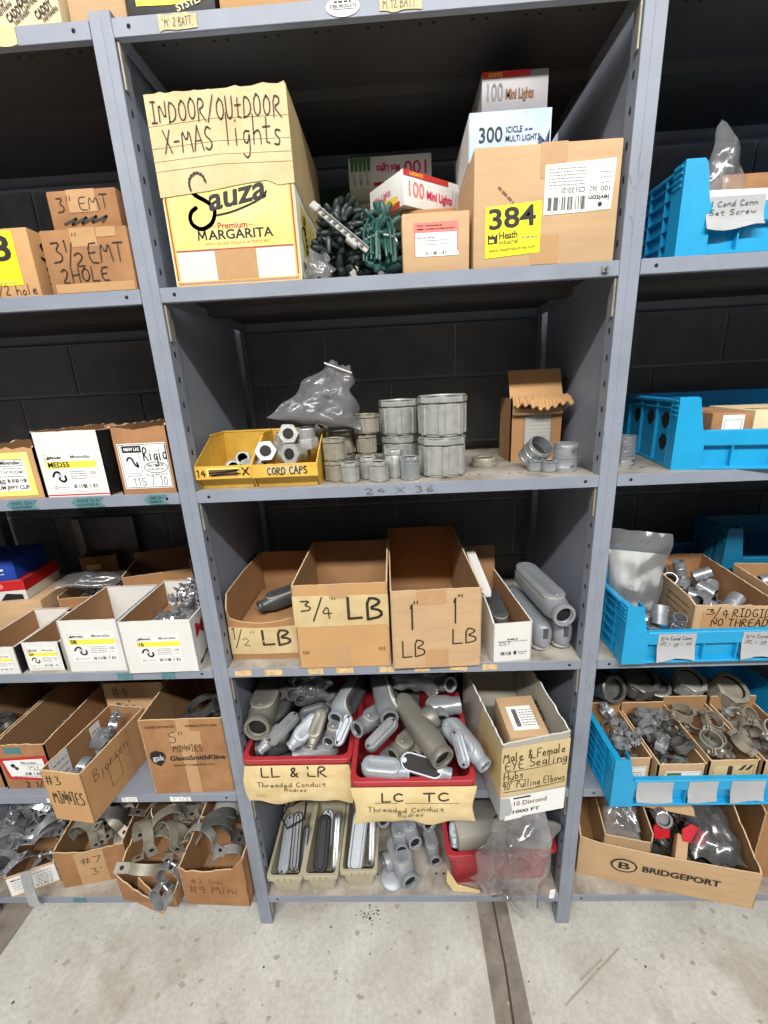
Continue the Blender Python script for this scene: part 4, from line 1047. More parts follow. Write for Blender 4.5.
o = crate('blue crate with diamond holes in its end, level with the metal couplings', (1.062,.022,zB+E_), -14+3, diamonds=True); crB = o
flap(o, .205, .262, .050, .092, 'paper_grey', None, 5, .008)
Print(FRONT,.0008).hand('1', .028,.105,.02,.008,.0018,'ink').done(o)
for i, (x, w, h, m, lab) in enumerate([(.082,.075,.105,'card_old','orange-brown carton nearest the end inside the crate with diamond holes'),(.16,.2,.108,'card_cream','pale cream carton inside the crate with diamond holes'),(.37,.14,.11,'card','tan carton further along the crate with diamond holes')]):
    a = math.radians(-11); px, py = x, .04
    q = closed('crated_carton', lab, 'box', (1.062+px*math.cos(a)-py*math.sin(a), .022+px*math.sin(a)+py*math.cos(a), zB+.0105), -11, w, .2, h, m)
    slab(Face((0,0,h),(1,0,0),(0,1,0)), rpoly(.01,.03,w-.01,.06), 'tape_clear', q, 'packing_tape')
    if i == 0: slab(FRONT, rpoly(.02,.05,.06,.1), 'paper', q); Print(FRONT).frame(.024,.054,.056,.09,.001,'grey').bars(.028,.058,.052,.07,12).done(q)
for k in range(3):
    setscrew('chrome_coupling', ['bottom','middle','top'][k]+' of three stacked bright couplings between post and diamond crate', (.998,.10,zB+E_+k*.0232), .0245, .0225, (0,0,.3+k), 'chrome', cat='pipe coupling')
# ================================================================== SHELF B, bay beside the post
def label_min(o, a0, b0, a1, b1, code, qty='100', box=True, yellowband=True, F=FRONT, bg='paper'):
    """white parts label: brand box, yellow code band, clip drawing, small print, barcode"""
    slab(F, rpoly(a0,b0,a1,b1), bg, o); w, h = a1-a0, b1-b0; p = Print(F)
    P = lambda u, v: (a0+u*w, b0+v*h)
    p.frame(*P(.02,.02), *P(.98,.98), .0004, 'grey')
    p.frame(*P(.03,.80), *P(.36,.95), .0005, 'grey'); p.poly([P(.04,.83),P(.10,.92),P(.12,.83)],'ink'); p.text('Minerallac', *P(.12,.84), h*.07, w*.22, 'ink', True); p.text('Minerallac', *P(.52,.84), h*.08, w*.38, 'ink')
    if yellowband: p.rect(*P(.02,.60), *P(.98,.77), 'yellow')
    p.text(code, *P(.06,.63), h*.13, None, 'ink', True, dc=.0004)
    p.stroke(smooth2([P(.1,.40),P(.14,.50),P(.22,.52),P(.25,.42),P(.2,.33),P(.27,.25),P(.34,.30),P(.33,.40)]), h*.055, 'ink').disc(*P(.22,.42), h*.05, None, 'lightgrey', .0004)
    for k in range(4): p.fine(*P(.44,.50-k*.06), P(.76,0)[0], h*.035, 'grey')
    p.text(qty, *P(.82,.42), h*.09, w*.11, 'grey').fine(*P(.82,.34), P(.93,0)[0], h*.03)
    p.rect(*P(.40,.22), *P(.98,.225), 'grey').rect(*P(.40,.22), *P(.403,.6), 'grey').rect(*P(.79,.22), *P(.793,.6), 'grey')
    p.bars(*P(.45,.08), *P(.92,.18), 26, 'ink').disc(*P(.1,.12), h*.045, None, 'ink').disc(*P(.1,.12), h*.03, None, 'white', .0003).fine(*P(.16,.11), P(.38,0)[0], h*.03)
    return p.done(o)
o = carton('clip_carton', 'brown carton faced with a large yellow bordered label, its top torn', 'box', (-.495,.008,zB+E_), 0, .166, .24, .113, .118, .118, .118, ('card_orange','card_in','card_torn'), jit=[.003,.003,.003,.004])
slab(FRONT, rpoly(.004,.006,.150,.104), 'label_yellow', o, 'yellow_label')
p = Print(FRONT); p.rect(.004,.018,.136,.088,'white').frame(.075,.074,.132,.089,.001,'ink',.0003).text('Minerallac',.082,.078,.008,.046,'ink',True,dc=.0003).fine(.08,.068,.13,.003,'grey',.0003).text('FITS 3/4" RIGID/IMC',.068,.057,.007,.064,'grey',False,dc=.0003).bars(.088,.037,.135,.045,28,dc=.0003).text('60',.068,.034,.010,.014,'ink',True,dc=.0003).text('MEDIUM JIFFY CLIP',.035,.022,.008,.10,'ink',True,dc=.0003).fine(.06,.05,.13,.003,'grey',.0003).done(o)
o = carton('clip_carton', 'white carton coded MED55 with one black side', 'box', (-.324,.004,zB+E_), 0, .150, .24, .145, .146, .145, .143, ('card_white','card_in','card_torn'), lean=0.0, jit=[.0008,.002,.001,.003])
slab(right_face(.150), rpoly(0,.001,.236,.143), 'black_card', o, 'black_side')
slab(FRONT, rpoly(.004,.003,.146,.0055), 'red_card', o, 'red_line', .0002, .0003)
label_min(o, .016,.012,.134,.10,'MED55')
o = carton('clip_carton', 'brown open carton with a black and white label scrawled Rigid', 'box', (-.148,.004,zB+E_), 0, .1265, .25, [(0,.148),(.4,.142),(1,.147)], .150, .150, .150, ('card_old','card_in','card_torn'), jit=[.0015,.002,.002,.001])
slab(FRONT, rpoly(.010,.012,.118,.112), 'paper', o, 'shipping_label'); slab(left_face(.25), rpoly(.19,.05,.246,.12), 'paper', o, 'side_label')
p = Print(FRONT); p.frame(.012,.014,.117,.110,.0012,'ink').frame(.018,.046,.056,.106,.0008,'ink').rect(.02,.092,.062,.107,'ink').text('M&W LAS',.024,.096,.007,.034,'white',True,dc=.0003).stroke(smooth2([(.026,.075),(.03,.082),(.038,.08),(.04,.07),(.045,.062),(.05,.06),(.047,.07)]),.004,'ink')
p.hand('Rigid',.064,.074,.03,.052,.0028,'ink').stroke([(.088+.026*math.cos(t*PI/9),.058+.012*math.sin(t*PI/9)) for t in range(19)],.0014,'ink').text('No 1 BACK',.07,.060,.006,.036,'ink',True).fine(.07,.053,.106,.004,'grey').hand('115',.03,.018,.018,.03,.0014,'ink').hand('7:10',.07,.018,.02,.038,.0014,'ink').fine(.02,.04,.055,.003).bars(.064,.04,.112,.044,24).done(o)

# ================================================================== SHELF B, middle bay
def bin_yellow(label, loc, w, hand, redact=False):
    o = thing('parts_bin', label, 'bin', loc); d = .175; t = .0025; mb = MB()
    mb.box(.006,.012,0,w-.006,d,t)                                                       # floor
    mb.prism([(.006,.012,0),(w-.006,.012,0),(w-.004,.001,.026),(.004,.001,.026)], (0,t,0)) # recessed toe
    mb.bbox(0,-.010,.024,w,-.006,.054,.001); mb.box(.002,-.007,.024,w-.002,.004,.027)       # label lip
    for x in (0, w-t): mb.prism([(x,-.008,.03),(x,.012,0),(x,d,0),(x,d,.112),(x,d-.07,.112),(x,.0,.060),(x,-.008,.054)], (t,0,0))
    mb.box(0,d-t,0,w,d,.114); mb.bbox(0,d-.004,.110,w,d+.004,.115,.0012); mb.bbox(0,d-.08,.110,.005,d,.114,.001); mb.bbox(w-.005,d-.08,.110,w,d,.114,.001)
    mb.build('shell', 'yellow_plastic', o)
    F = Face((0,-.010,.024),(1,0,0),(0,0,1)); slab(F, rpoly(w*.22,.008,w*.78,.026), 'tape_cream' if not redact else 'label_yellow', o, 'name_tape', .0002, .0003)
    p = Print(F)
    if redact: p.rect(w*.25,.008,w*.76,.022,'brown').stroke([(w*.26,.014),(w*.78,.02),(w*.3,.009),(w*.8,.012)],.003,'ink',.0003).stroke([(w*.84,.008),(w*.95,.024)],.003,'ink').stroke([(w*.95,.008),(w*.84,.024)],.003,'ink')
    p.hand(hand, w*.03 if redact else w*.24, .007, .016, w*.16 if redact else w*.6, .0022, 'ink'); p.done(o, 'handwriting'); return o
yb1 = bin_yellow('yellow bin at the post with its name blacked out', (.0205,.018,zB+E_), .128, '14', True)
yb2 = bin_yellow('yellow bin marked CORD CAPS full of hex fittings', (.150,.012,zB+E_), .146, 'CORD CAPS')
hc = hexconn(.025,.048); hs = hexconn(.020,.042,6)
for i, (x,y,z,rx,rz,me) in enumerate([(.182,.045,.070,1.25,.2,hc),(.236,.036,.062,1.45,-.3,hc),(.222,.10,.10,1.35,.1,hc),(.262,.09,.075,.1,0,hc),(.205,.11,.045,.2,.6,hc),(.185,.125,.07,.4,.9,hs),(.24,.12,.05,.3,.2,hs),(.27,.135,.085,.6,1.2,hs)]):
    spawn('hex_connector', me, (x,y-(.028 if rx > 1 else 0),zB+z+(.012 if rx > 1 else 0)), (rx+(PI if rx > 1 else 0),0,rz), ['large hex fitting lying mouth forward in the cord caps bin, nearest the divider','hex fitting with open mouth at the front corner of the cord caps bin','hex fitting highest in the cord caps bin, under the clear bag','upright fitting behind the front row in the cord caps bin','grey fitting buried in the middle of the cord caps bin','grey fitting low beside the divider in the cord caps bin','fitting deep behind the front row of the cord caps bin','fitting leaning at the back corner of the cord caps bin'][i], 'pipe fitting', 'hex fittings in the yellow bin')
for i, (x,y,z,e) in enumerate([(.085,.05,.034,(1.2,.2,.5)),(.108,.075,.036,(.6,1.2,1)),(.068,.085,.03,(1.0,.4,2)),(.128,.045,.04,(.2,1.3,.3)),(.1,.11,.05,(1.3,.1,.2))]):
    spawn('hex_connector', hs, (x,y,zB+z), e, 'small dull fitting heaped in the yellow bin with the blacked out name', 'pipe fitting', 'fittings in the blacked out bin')
bag('clear_bag', 'crumpled clear zip bag standing over the cord caps bin', [(.178,.065,zB+.150),(.388,.075,zB+.112),(.374,.10,zB+.246),(.332,.10,zB+.268)], .045, 'clear_film_thick', 21, 22, .016, zipstrip=.1)
K = 'pipe coupling'
def cp(*a, **k): return coupling('compression_coupling', *a, **k)
cp('worn yellowish coupling on the shelf beside the cord caps bin, bottom of its pair', (.327,.062,zB+E_), .0255,.047, m='galv_old')
cp('yellowish coupling stacked on another beside the cord caps bin', (.327,.062,zB+.0485), .0265,.05, (0,0,.2), m='galv_old')
cp('short coupling standing at the shelf edge, nearest the yellow bins', (.362,.040,zB+E_), .0195,.044, m='galv')
cp('slim coupling set just behind the shelf edge row, under the broad stack', (.402,.068,zB+E_), .018,.05, m='galv')
cp('grey coupling at the shelf edge between the small and the large ones', (.427,.036,zB+E_), .0215,.045, m='galv')
cp('medium coupling on the shelf under a broader coupling', (.398,.115,zB+E_), .024,.052, m='galv_old')
cp('medium coupling in the middle layer of the tallest stack of small couplings', (.398,.115,zB+.0535), .024,.046, (0,0,.4), m='galv_old')
cp('broad coupling topmost of the stack right of the clear bag', (.398,.115,zB+.1005), .031,.045, (0,0,.1), m='galv_old')
cp('dull coupling in the shade behind the yellowish pair', (.338,.135,zB+E_), .028,.05, m='galv_old')
cp('dull coupling resting on another in the shade under the clear bag', (.338,.135,zB+.0515), .031,.055, m='galv_old')
cp('large coupling at the back, lower of its stack beside the pale giant pair', (.478,.170,zB+E_), .047,.087, m='galv')
cp('large coupling at the back, upper of its stack beside the pale giant pair', (.478,.170,zB+.0885), .049,.085, (0,0,.2), m='galv')
cp('giant pale coupling at the shelf front, lower of the biggest stack', (.575,.082,zB+E_), .0535,.090, (0,0,.25), m='galv')
cp('giant pale coupling crowning the biggest stack', (.575,.082,zB+.0915), .0545,.090, (0,0,.1), m='galv')
cp('bright coupling standing in front of the giant pair', (.497,.040,zB+E_), .0215,.052, m='zinc')
cp('narrow coupling half hidden between the grey and the bright coupling', (.462,.072,zB+E_), .0215,.066, m='galv')
tag(MB().add([],[]).build('spacer','galv') if False else link('flat_bushing', m_bushing(.033,.022,'galv_old')), 'flat round bushing lying alone on the shelf', 'pipe fitting').location = (.687,.165,zB+E_)
o = carton('flap_carton', 'brown carton with its corrugated flaps bent open and a paper label', 'box', (.762,.205,zB+E_), 0, .132, .115, .160, .160, .160, .160, ('card_dk','card_in','card_torn'))
mb = MB(); sheet(mb, (.0,.012), (.132,.012), .228, .003, 0, 0, -.03, (0,0,0), 8, .158); mb.build('upright_flap', 'card_orange', o)
mb = MB(); R1 = []
for i in range(33):                                                               # ribbed flap folded forward
    u = i/32; z = .0035*(1 if i % 4 < 2 else -1)
    R1.append([( .000+.136*u, -.002, .166+z*.3),( -.002+.140*u,-.020,.158+z),( -.004+.145*u,-.038,.140+z+.006*math.sin(u*9)),( -.004+.145*u,-.036,.137+z+.006*math.sin(u*9)),( -.002+.14*u,-.018,.155+z),(.136*u,.0,.162+z*.3)])
mb.loft(R1, 0); mb.build('folded_flap', 'card_orange', o)
MB().bbox(.002,-.012,.118,.128,-.0015,.136,.004,0,2).build('tuck_flap', 'card', o)
slab(FRONT, rpoly(.034,.040,.104,.122), 'card_grey', o, 'shipping_label', .0006)
p = Print(FRONT, .0014)
for k in range(14): p.rect(.034,.041+k*.0058,.0365,.044+k*.0058); p.rect(.1015,.041+k*.0058,.104,.044+k*.0058)
for k in range(12): p.rect(.035+k*.0058,.0395,.038+k*.0058,.0415)
for k in range(7): p.fine(.042,.112-k*.009,.098,.0035,'lightgrey'); p.rect(.045+k*.007,.05,.0455+k*.007,.11,'lightgrey')
p.done(o)
setscrew('set_screw_coupling', 'bright set screw coupling standing upright at the shelf end', (.851,.064,zB+E_), .0255, .063)
setscrew('set_screw_coupling', 'bright coupling tipped over with its mouth facing up and forward', (.787,.118,zB+.022), .029, .052, (.75,.35,.1))
for i, (x,y) in enumerate([(.788,.078),(.815,.062)]):
    cp(['squat little coupling under the tipped one','squat little coupling in front of the tipped one, nearest the shelf edge'][i], (x,y,zB+E_), .0165,.026, m='zinc')

# ================================================================== SHELF C, bay beside the post
def clipbox(label, x0, y0, w, d, h, hb, code, rz=0, lab=None, blackside=False, redm=False):
    o = carton('clip_carton', label, 'box', (x0,y0,zC+E_), rz, w, d, h, h, h, hb, ('card_white','card_in','card_white'), jit=.0006)
    slab(Face((w,d-.0036,0),(-1,0,0),(0,0,1),(0,-1,0)), rpoly(.005,.005,w-.005,hb-.002 if not isinstance(hb,list) else .1), 'card_white', o, 'white_lining')
    if lab: label_min(o, *lab, code, bg='paper')
    if blackside: slab(right_face(w), rpoly(.0,.0,d,h-.002), 'black_card', o, 'black_side')
    if redm: Print(right_face(w)).text('M', .01,h*.62,.035,.04,'red',True,-.1).done(o); Print(right_face(w)).text('Minerallac', .01,.012,.012,.05,'ink',True,.3).done(o)
    return o
ca = clipbox('white carton with black side, cut by the photo edge on the clip shelf', -.632,.0,.112,.20,.078,.08,'3A',1,(.03,.008,.10,.058),True)
cb = clipbox('narrow low white carton beside the black-sided one on the clip shelf', -.511,.012,.102,.155,.083,.085,'5A',0,(.012,.008,.092,.068))
cc = clipbox('white open carton coded 08, second from the post', -.391,.003,.153,.192,.147,.148,'08',.5,(.016,.028,.140,.114))
cdx = clipbox('white open carton coded 16 full of bright clips, next to the post', -.229,-.009,.182,.225,.146,.15,'16',1.2,(.036,.026,.148,.108),False,True)
CL = [m_clip(.019,.010,'chrome'), m_clip(.016,.009,'zinc'), m_clip(.021,.011,'chrome')]
Hd = Heap([cdx]); fd = fmat(cdx); Hd.add(MB().box(.006,.02,.006,.174,.215,.070).build('hidden_layer','card_in',cdx)) if False else None
q_ = closed('inner_carton', 'plain brown box under the clips in the white carton coded 16', 'box', fd @ Vector((.008,.012,.0045)), 1.2, .166, .20, .075, 'card_dk'); Hd.add(q_)
heap('conduit_clip', CL, 75, (.085,.165,.10,.205,.08,.165), 'bright conduit clip heaped in the white carton coded 16', 'clip', 'clips in the carton coded 16', 5, H=Hd, frame=fd)
heap('conduit_clip', CL, 34, (.05,.168,.02,.12,.08,.118), 'bright conduit clip heaped in the white carton coded 16', 'clip', 'clips in the carton coded 16', 55, H=Hd, frame=fd)
heap('conduit_clip', CL, 14, (.02,.135,.02,.17,.005,.07), 'bright conduit clip lying low in the white carton coded 08', 'clip', 'clips in the carton coded 08', 6, [cc], frame=fmat(cc))
o = closed('plain_carton', 'flat tan carton under the red and blue boxes behind the white cartons', 'box', (-.87,.20,zC+E_), 6, .24, .20, .095, 'card')
o = closed('red_carton', 'red topped white carton under a blue one at the back of the clip shelf', 'box', (-.845,.205,zC+.096), 8, .175, .16, .066, 'card_white')
slab(FRONT, rpoly(0,.034,.175,.0655), 'red_card', o, 'red_panel'); slab(Face((0,0,.066),(1,0,0),(0,1,0)), rpoly(0,0,.175,.16), 'red_card', o, 'red_panel'); slab(right_face(.175), [(0,.03),(.16,.03),(.16,.065),(0,.065)], 'red_card', o, 'red_panel')
Print(FRONT).poly([(.10,.004),(.165,.004),(.165,.02),(.12,.026)],'ink').fine(.02,.015,.08,.004).disc(.11,.05,.008,None,'pink').done(o)
o = closed('blue_carton', 'dark blue carton atop the red one at the back of the clip shelf', 'box', (-.862,.20,zC+.163), 9, .18, .15, .064, 'blue_card')
Print(FRONT).fine(.1,.032,.15,.009,'white').fine(.1,.02,.15,.004,'white').done(o)
slab(FRONT, [(.0,.0),(.055,.0),(.02,.066),(0,.066)], 'card_white', o, 'white_panel')
o = carton('low_carton', 'low brown carton of loose clips behind the white cartons', 'box', (-.585,.235,zC+E_), 8, .16, .17, .09, .10, .10, .10, ('card_old','card_in','card_torn'), jit=.001)
heap('conduit_clip', CL+[m_tube(.014,.03,'steel_dark')], 60, (.015,.145,.015,.15,.005,.125), 'dark shiny clip heaped in the low brown carton under a film bag', 'clip', 'clips in the low brown carton', 8, [o], frame=fmat(o))
bag('film_bag', 'folded bluish film bag lying over the loose clips', [(-.60,.235,zC+.132),(-.41,.25,zC+.118),(-.40,.31,zC+.140),(-.58,.31,zC+.150)], .03, 'clear_grey', 31, 16, .010)
closed('stacked_carton', 'small grey carton under another at the back by the leaning panel', 'box', (-.625,.41,zC+E_), 10, .12, .05, .095, 'card_grey')
o = carton('small_carton', 'small open brown carton on a grey one by the leaning panel', 'box', (-.63,.408,zC+.097), 12, .115, .05, .058, .060, .066, .066, ('card_old','card_in','card_torn'))
slab(FRONT, rpoly(.015,.01,.06,.03), 'label_yellow', o, 'yellow_label')
heap('conduit_clip', CL, 9, (.02,.095,.018,.034,.005,.07), 'clip in the small open carton by the leaning panel', 'clip', 'clips in the small open carton', 9, [o], frame=fmat(o))
carton('back_carton', 'open brown carton at the back between the coded carton and the post', 'box', (-.385,.255,zC+E_), 16, .2, .14, .145, .15, .175, .175, ('card_dk','card_in','card_torn'), jit=.001)
mb = MB(); mb.bbox(0,0,0,.215,.006,.285,.001); o = mb.build('leaning_panel', 'picture'); place(o, (-.66,.462,zC+E_), (.03,.0,0)); tag(o, 'dark glossy sheet leaning on the wall behind the clip cartons', 'panel')
MB().bbox(.0,-.0012,.01,.025,.0005,.28,.0003).build('pale_edge', 'steel_worn', o)
# ================================================================== SHELF C, middle bay
o = carton('scoop_carton', 'brown carton with a scooped front and a cream strip marked 1/2 LB', 'box', (.0225,.037,zC+E_), 0, .176, .30, [(0,.150),(.04,.122),(.2,.114),(.5,.110),(.8,.114),(.95,.120),(1,.150)], [(0,.150),(.06,.182),(1,.182)], [(0,.150),(.06,.180),(1,.180)], .182, ('card_dk','card_dk','card_torn'), bow=.010, jit=[.0006,.0008,.0008,.0008])
def warpb(w, amt):
    def f(p): 
        t = max(0,min(1,p[0]/w)); hgt = max(0,min(1,p[2]/.112)); k = 1.5*hgt if hgt < .5 else .5+.5*hgt; return (p[0], p[1] - amt*math.sin(PI*t)*k, p[2])
    return f
def warped(mb, fn): mb.v = [fn(p) for p in mb.v]; return mb
mb = MB(); n = 16
for i in range(n):
    for b0 in (.018,.038,.058,.078):
        a0, a1 = .176*i/n, .176*(i+1)/n; mb.box(a0, -.0016, b0, a1, -.0006, b0+.02, 0)
warped(mb, warpb(.176, .0105)).build('cream_strip', 'tape_cream', o)
p = Print(FRONT, .0022); p.hand('1', .006,.064,.034,.010,.0026,'marker').hand('/', .014,.042,.05,.022,.0024,'marker').hand('2', .034,.046,.024,.018,.0018,'marker').hand('"', .056,.072,.016,.012,.0018,'marker').hand('LB', .086,.046,.042,.070,.0062,'marker')
warped(p, warpb(.176, .0105)).done(o, 'handwriting')
conduit('conduit_fitting', 'grey conduit fitting lying inside the 1/2 LB carton', (.075,.12,zC+.105), (.19,.20,zC+.112), .040,.044,.017, m='alu_dark', hubl=.02)
o = closed('inner_carton', 'plain brown carton under the fitting in the 1/2 LB carton', 'box', (.03,.09,zC+.005), 0, .14, .2, .072, 'card_dk')

o = carton('open_carton', 'brown open carton with a cream band marked 3/4 LB', 'box', (.2075,-.005,zC+E_), .6, .227, .30, .226, .226, .226, .224, ('card_orange','card_in','card_torn'), jit=.0005)
slab(FRONT, [(-.0005,.116),(.2275,.117),(.2275,.196),(-.0005,.199)], 'tape_cream', o, 'cream_band')
slab(FRONT, rpoly(.085,.0,.13,.064), 'tape_clear', o, 'packing_tape', .0003, .0003); slab(FRONT, rpoly(.088,.19,.132,.2255), 'tape_clear', o, 'packing_tape', .0012, .0003)
slab(FRONT, rpoly(0,.155,.227,.1575), 'tape_cream', o, 'tape_fold', .0009, .0005)
p = Print(FRONT, .0022); p.hand('3', .016,.160,.028,.026,.0036).hand('/', .046,.137,.055,.024,.0034).hand('4', .066,.140,.036,.024,.003).hand('"', .092,.176,.016,.01,.0022).hand('LB', .128,.134,.054,.082,.0068).done(o, 'handwriting')
p = Print(FRONT)
for k in range(3): p.rect(.012+k*.006,.04,.0145+k*.006,.05,'brown'); p.rect(.20+k*.006,.045,.2025+k*.006,.055,'brown')
p.done(o, 'print')
mb = MB(); sheet(mb, (.028,.0), (.2235,.0), .094, .003, 0, 0, 0, (1,1,2), 6, .006); q = mb.build('low_flap', ['card_in']*3, o); q.location = (0,.262,0)

o = carton('open_carton', 'large brown open carton marked 1 LB twice on bare card', 'box', (.4405,-.016,zC+E_), 1.6, .213, .44, .209, [(0,.208),(1,.216)], [(0,.208),(1,.216)], .216, ('card','card_in','card_torn'), jit=.0006)
slab(FRONT, rpoly(.08,.0,.135,.05), 'tape_clear', o, 'packing_tape', .0003, .0003); slab(FRONT, rpoly(.06,.17,.13,.208), 'tape_clear', o, 'packing_tape', .0003, .0003)
p = Print(FRONT, .0014); p.hand('1', .043,.110,.066,.008,.0042).hand('"', .052,.160,.022,.012,.003).hand('LB', .022,.034,.046,.054,.0034).done(o, 'handwriting'); p = Print(FRONT, .0014); p.hand('1', .145,.122,.066,.008,.0038).hand('"', .156,.176,.018,.012,.003).hand('LB', .143,.066,.040,.056,.0034).done(o, 'handwriting')

o = carton('narrow_carton', 'narrow white carton with folded flap and brown inside, between the large carton and grey castings', 'box', (.6845,.0,zC+E_), 5, .096, .30, .105, [(0,.105),(.15,.125),(1,.19)], [(0,.106),(1,.112)], .19, ('card_white','card_in','card_white'))
mb = MB(); mb.prism([(-.002,.10,.140),(.004,.08,.136),(.018,.08,.136),(.024,.10,.140),(.024,.27,.190),(-.002,.27,.190)], (0,0,.004)); mb.build('white_flap', 'card_white', o)
p = Print(FRONT); p.fine(.012,.055,.085,.003,'grey').hand('257', .014,.046,.010,.028,.0012,'ink').fine(.035,.060,.06,.005,'ink').bars(.018,.018,.045,.027,16).rect(.052,.018,.058,.028).fine(.062,.023,.085,.004).fine(.062,.018,.08,.003).done(o)
conduit('conduit_fitting', 'dark fitting lying in the narrow white carton', (.725,.05,zC+.05), (.716,.2,zC+.075), .042,.05,.02, m='alu_dark', hubl=.02)
KC = 'conduit fitting'
conduit('conduit_fitting', 'large grey conduit body on the shelf, rounded end forward, beside the narrow white carton', (.8215,.030,zC+.0436), (.796,.262,zC+.0436), .052,.070,.024, m='alu', up=(0,0,-1), hubs=('back',))
conduit('conduit_fitting', 'large grey conduit body on the shelf, rounded end forward, nearest the right-hand post', (.8745,.037,zC+.0436), (.855,.262,zC+.0436), .050,.068,.024, m='alu', up=(0,0,-1), hubs=('back',))
conduit('conduit_fitting', 'large grey conduit body lying on top of two others, round mouth forward', (.858,.014,zC+.114), (.824,.262,zC+.120), .062,.058,.0285, m='alu', hubl=.03)

for q in [o_ for o_ in bpy.data.objects if o_.type == 'EMPTY' and 'rounded end forward' in o_.get('label','')]:
    mb = MB(); mb.bbox(-.0065,-.0018,-.027,.0065,.012,.002,.003,0,2); mb.build('end_groove', 'alu_dark', q)
# ================================================================== SHELF C, bay with blue crates
crC = crate('light blue crate holding a threaded fitting carton and a paper bag', (.985,-.020,zC+E_), L=.80)
flap(crC, .078,.165,.012,.080,'paper_grey',['3/4 Cond Conn','Rigid'],11); flap(crC, .27,.372,.012,.080,'paper_grey',['3/4 Cond Conn','Rigid'],12)
o = carton('torn_carton', 'brown carton with a torn front marked 3/4 RIDGID NO THREAD, in the blue crate', 'box', (1.172,.030,zC+.011), -5, .182, .30, .114, [(0,.114),(.1,.122),(1,.125)], [(0,.114),(.1,.122),(1,.125)], .125, ('card','card_old','card_torn'), jit=[.0035,.0008,.001,.001])
p = Print(FRONT, .001); p.hand('3', .026,.090,.014,.02,.0022,'ink').hand('/4', .046,.080,.028,.03,.0022,'ink').hand('RIDGID', .086,.084,.021,.082,.0022,'ink').hand('NO THREAD', .042,.058,.020,.124,.0024,'ink').done(o, 'handwriting')
slab(FRONT, rpoly(.02,.0,.178,.098), 'tape_clear', o, 'packing_tape', .0003, .0003)
for k in range(5): Print(left_face(.30)).fine(.18,.095-k*.018,.28,.006,'brown').done(o, 'print')
TB = [m_tube(.017,.046,'zinc'), m_tube(.016,.04,'chrome'), m_tube(.018,.05,'zinc')]
tc_ = o; heap('conduit_sleeve', TB, 34, (.025,.155,.025,.27,.005,.092), 'short bright sleeve heaped inside the torn threaded fitting carton', 'pipe fitting', 'sleeves in the torn carton', 14, [o], frame=fmat(o))
o = bag('paper_bag', 'clear bag holding a folded white paper, upright in the blue crate', [(1.020,.115,zC+.03),(1.125,.10,zC+.03),(1.158,.125,zC+.272),(1.000,.135,zC+.293)], .026, 'clear_film_thick', 41, 16, .006)
q = MB(); q.prism([(1.022,.094,zC+.03),(1.118,.080,zC+.03),(1.142,.094,zC+.22),(1.006,.107,zC+.235)], (0,.006,0)); q = q.build('white_paper', 'paper', o)
F = Face((1.002,.0935,zC+.03),(.116,-.014,0),(0.003,.014,.19)); Print(F,.0012).hand('C00', .032,.07,.024,.045,.0009,'grey',.5).done(q,'handwriting'); q.location = (0,.022,0)
heap('conduit_sleeve', TB, 16, (1.068,1.150,.02,.062,zC+.01,zC+.096), 'bright sleeve at the front of the blue crate beside the torn carton', 'pipe fitting', 'sleeves in front of the paper bag', 15, [crC,o,tc_], floor=zC+.0105)
o = carton('tan_carton', 'tan open carton beyond the torn one in the same blue crate', 'box', (1.365,.045,zC+.011), -6, .17, .15, .12, .14, .14, .145, ('card','card_in','card_torn'), jit=.0008)
heap('conduit_sleeve', TB, 16, (.03,.14,.025,.125,.005,.11), 'bright sleeve in the tan carton beyond the torn one', 'pipe fitting', 'sleeves in the tan carton', 16, [o], frame=fmat(o))
crate('dark teal crate in the shade behind the cartons', (1.372,.224,zC+.075), -3, L=.385, D=.142, H=.17, m='teal_plastic')
closed('base_carton', 'plain brown carton supporting the dark teal crate at the back', 'box', (1.40,.24,zC+.0105), 0, .16, .11, .062, 'card_dk')

# ================================================================== SHELF D, bay beside the post
o = carton('clamp_carton', 'brown open carton with a red bordered label, marked 2 1/2', 'box', (-.706,.026,zD+E_), 0, .150, .40, [(0,.150),(.3,.157),(1,.157)], .157, .157, .19, ('card_old','card_in','card_torn'), jit=[.002,.001,.001,.001])
slab(FRONT, [(.016,.036),(.148,.028),(.144,.118),(.006,.110)], 'red_card', o, 'red_label'); slab(FRONT, [(.026,.046),(.137,.038),(.134,.108),(.016,.102)], 'paper', o, 'paper_label', .001)
slab(FRONT, rpoly(.03,.126,.08,.148), 'tag_teal', o, 'teal_tag')
p = Print(FRONT, .0018); p.text('Minerallac', .068,.092,.006,.045,'ink',True).disc(.042,.085,.007).disc(.05,.075,.006).fine(.07,.087,.13,.003).hand('CAT 2', .085,.076,.006,.03,.001,'ink').hand('1.50', .085,.067,.006,.03,.001,'ink').bars(.070,.050,.130,.060,26).fine(.035,.045,.13,.004).hand('2 1/2', .06,.006,.020,.07,.0024,'marker').done(o)
heap('pipe_hanger', [m_hanger(.026,.02,'steel_dark')], 6, (.04,.11,.12,.34,.005,.10), 'dull hanger deep in the carton marked 2 1/2', 'pipe hanger', 'hangers in the carton marked 2 1/2', 3, [o], frame=fmat(o))
o = carton('clamp_carton', 'brown carton cut by the photo edge, holding dark clamps, on the minnies shelf', 'box', (-.90,.03,zD+E_), 0, .185, .38, .15, .155, .155, .16, ('card_old','card_in','card_torn'), jit=.001)
heap('pipe_hanger', [m_hanger(.022,.018,'steel_dark')], 22, (.04,.15,.08,.33,.005,.12), 'dark clamp heaped in the carton at the photo edge', 'pipe hanger', 'clamps in the carton at the edge', 4, [o], frame=fmat(o))
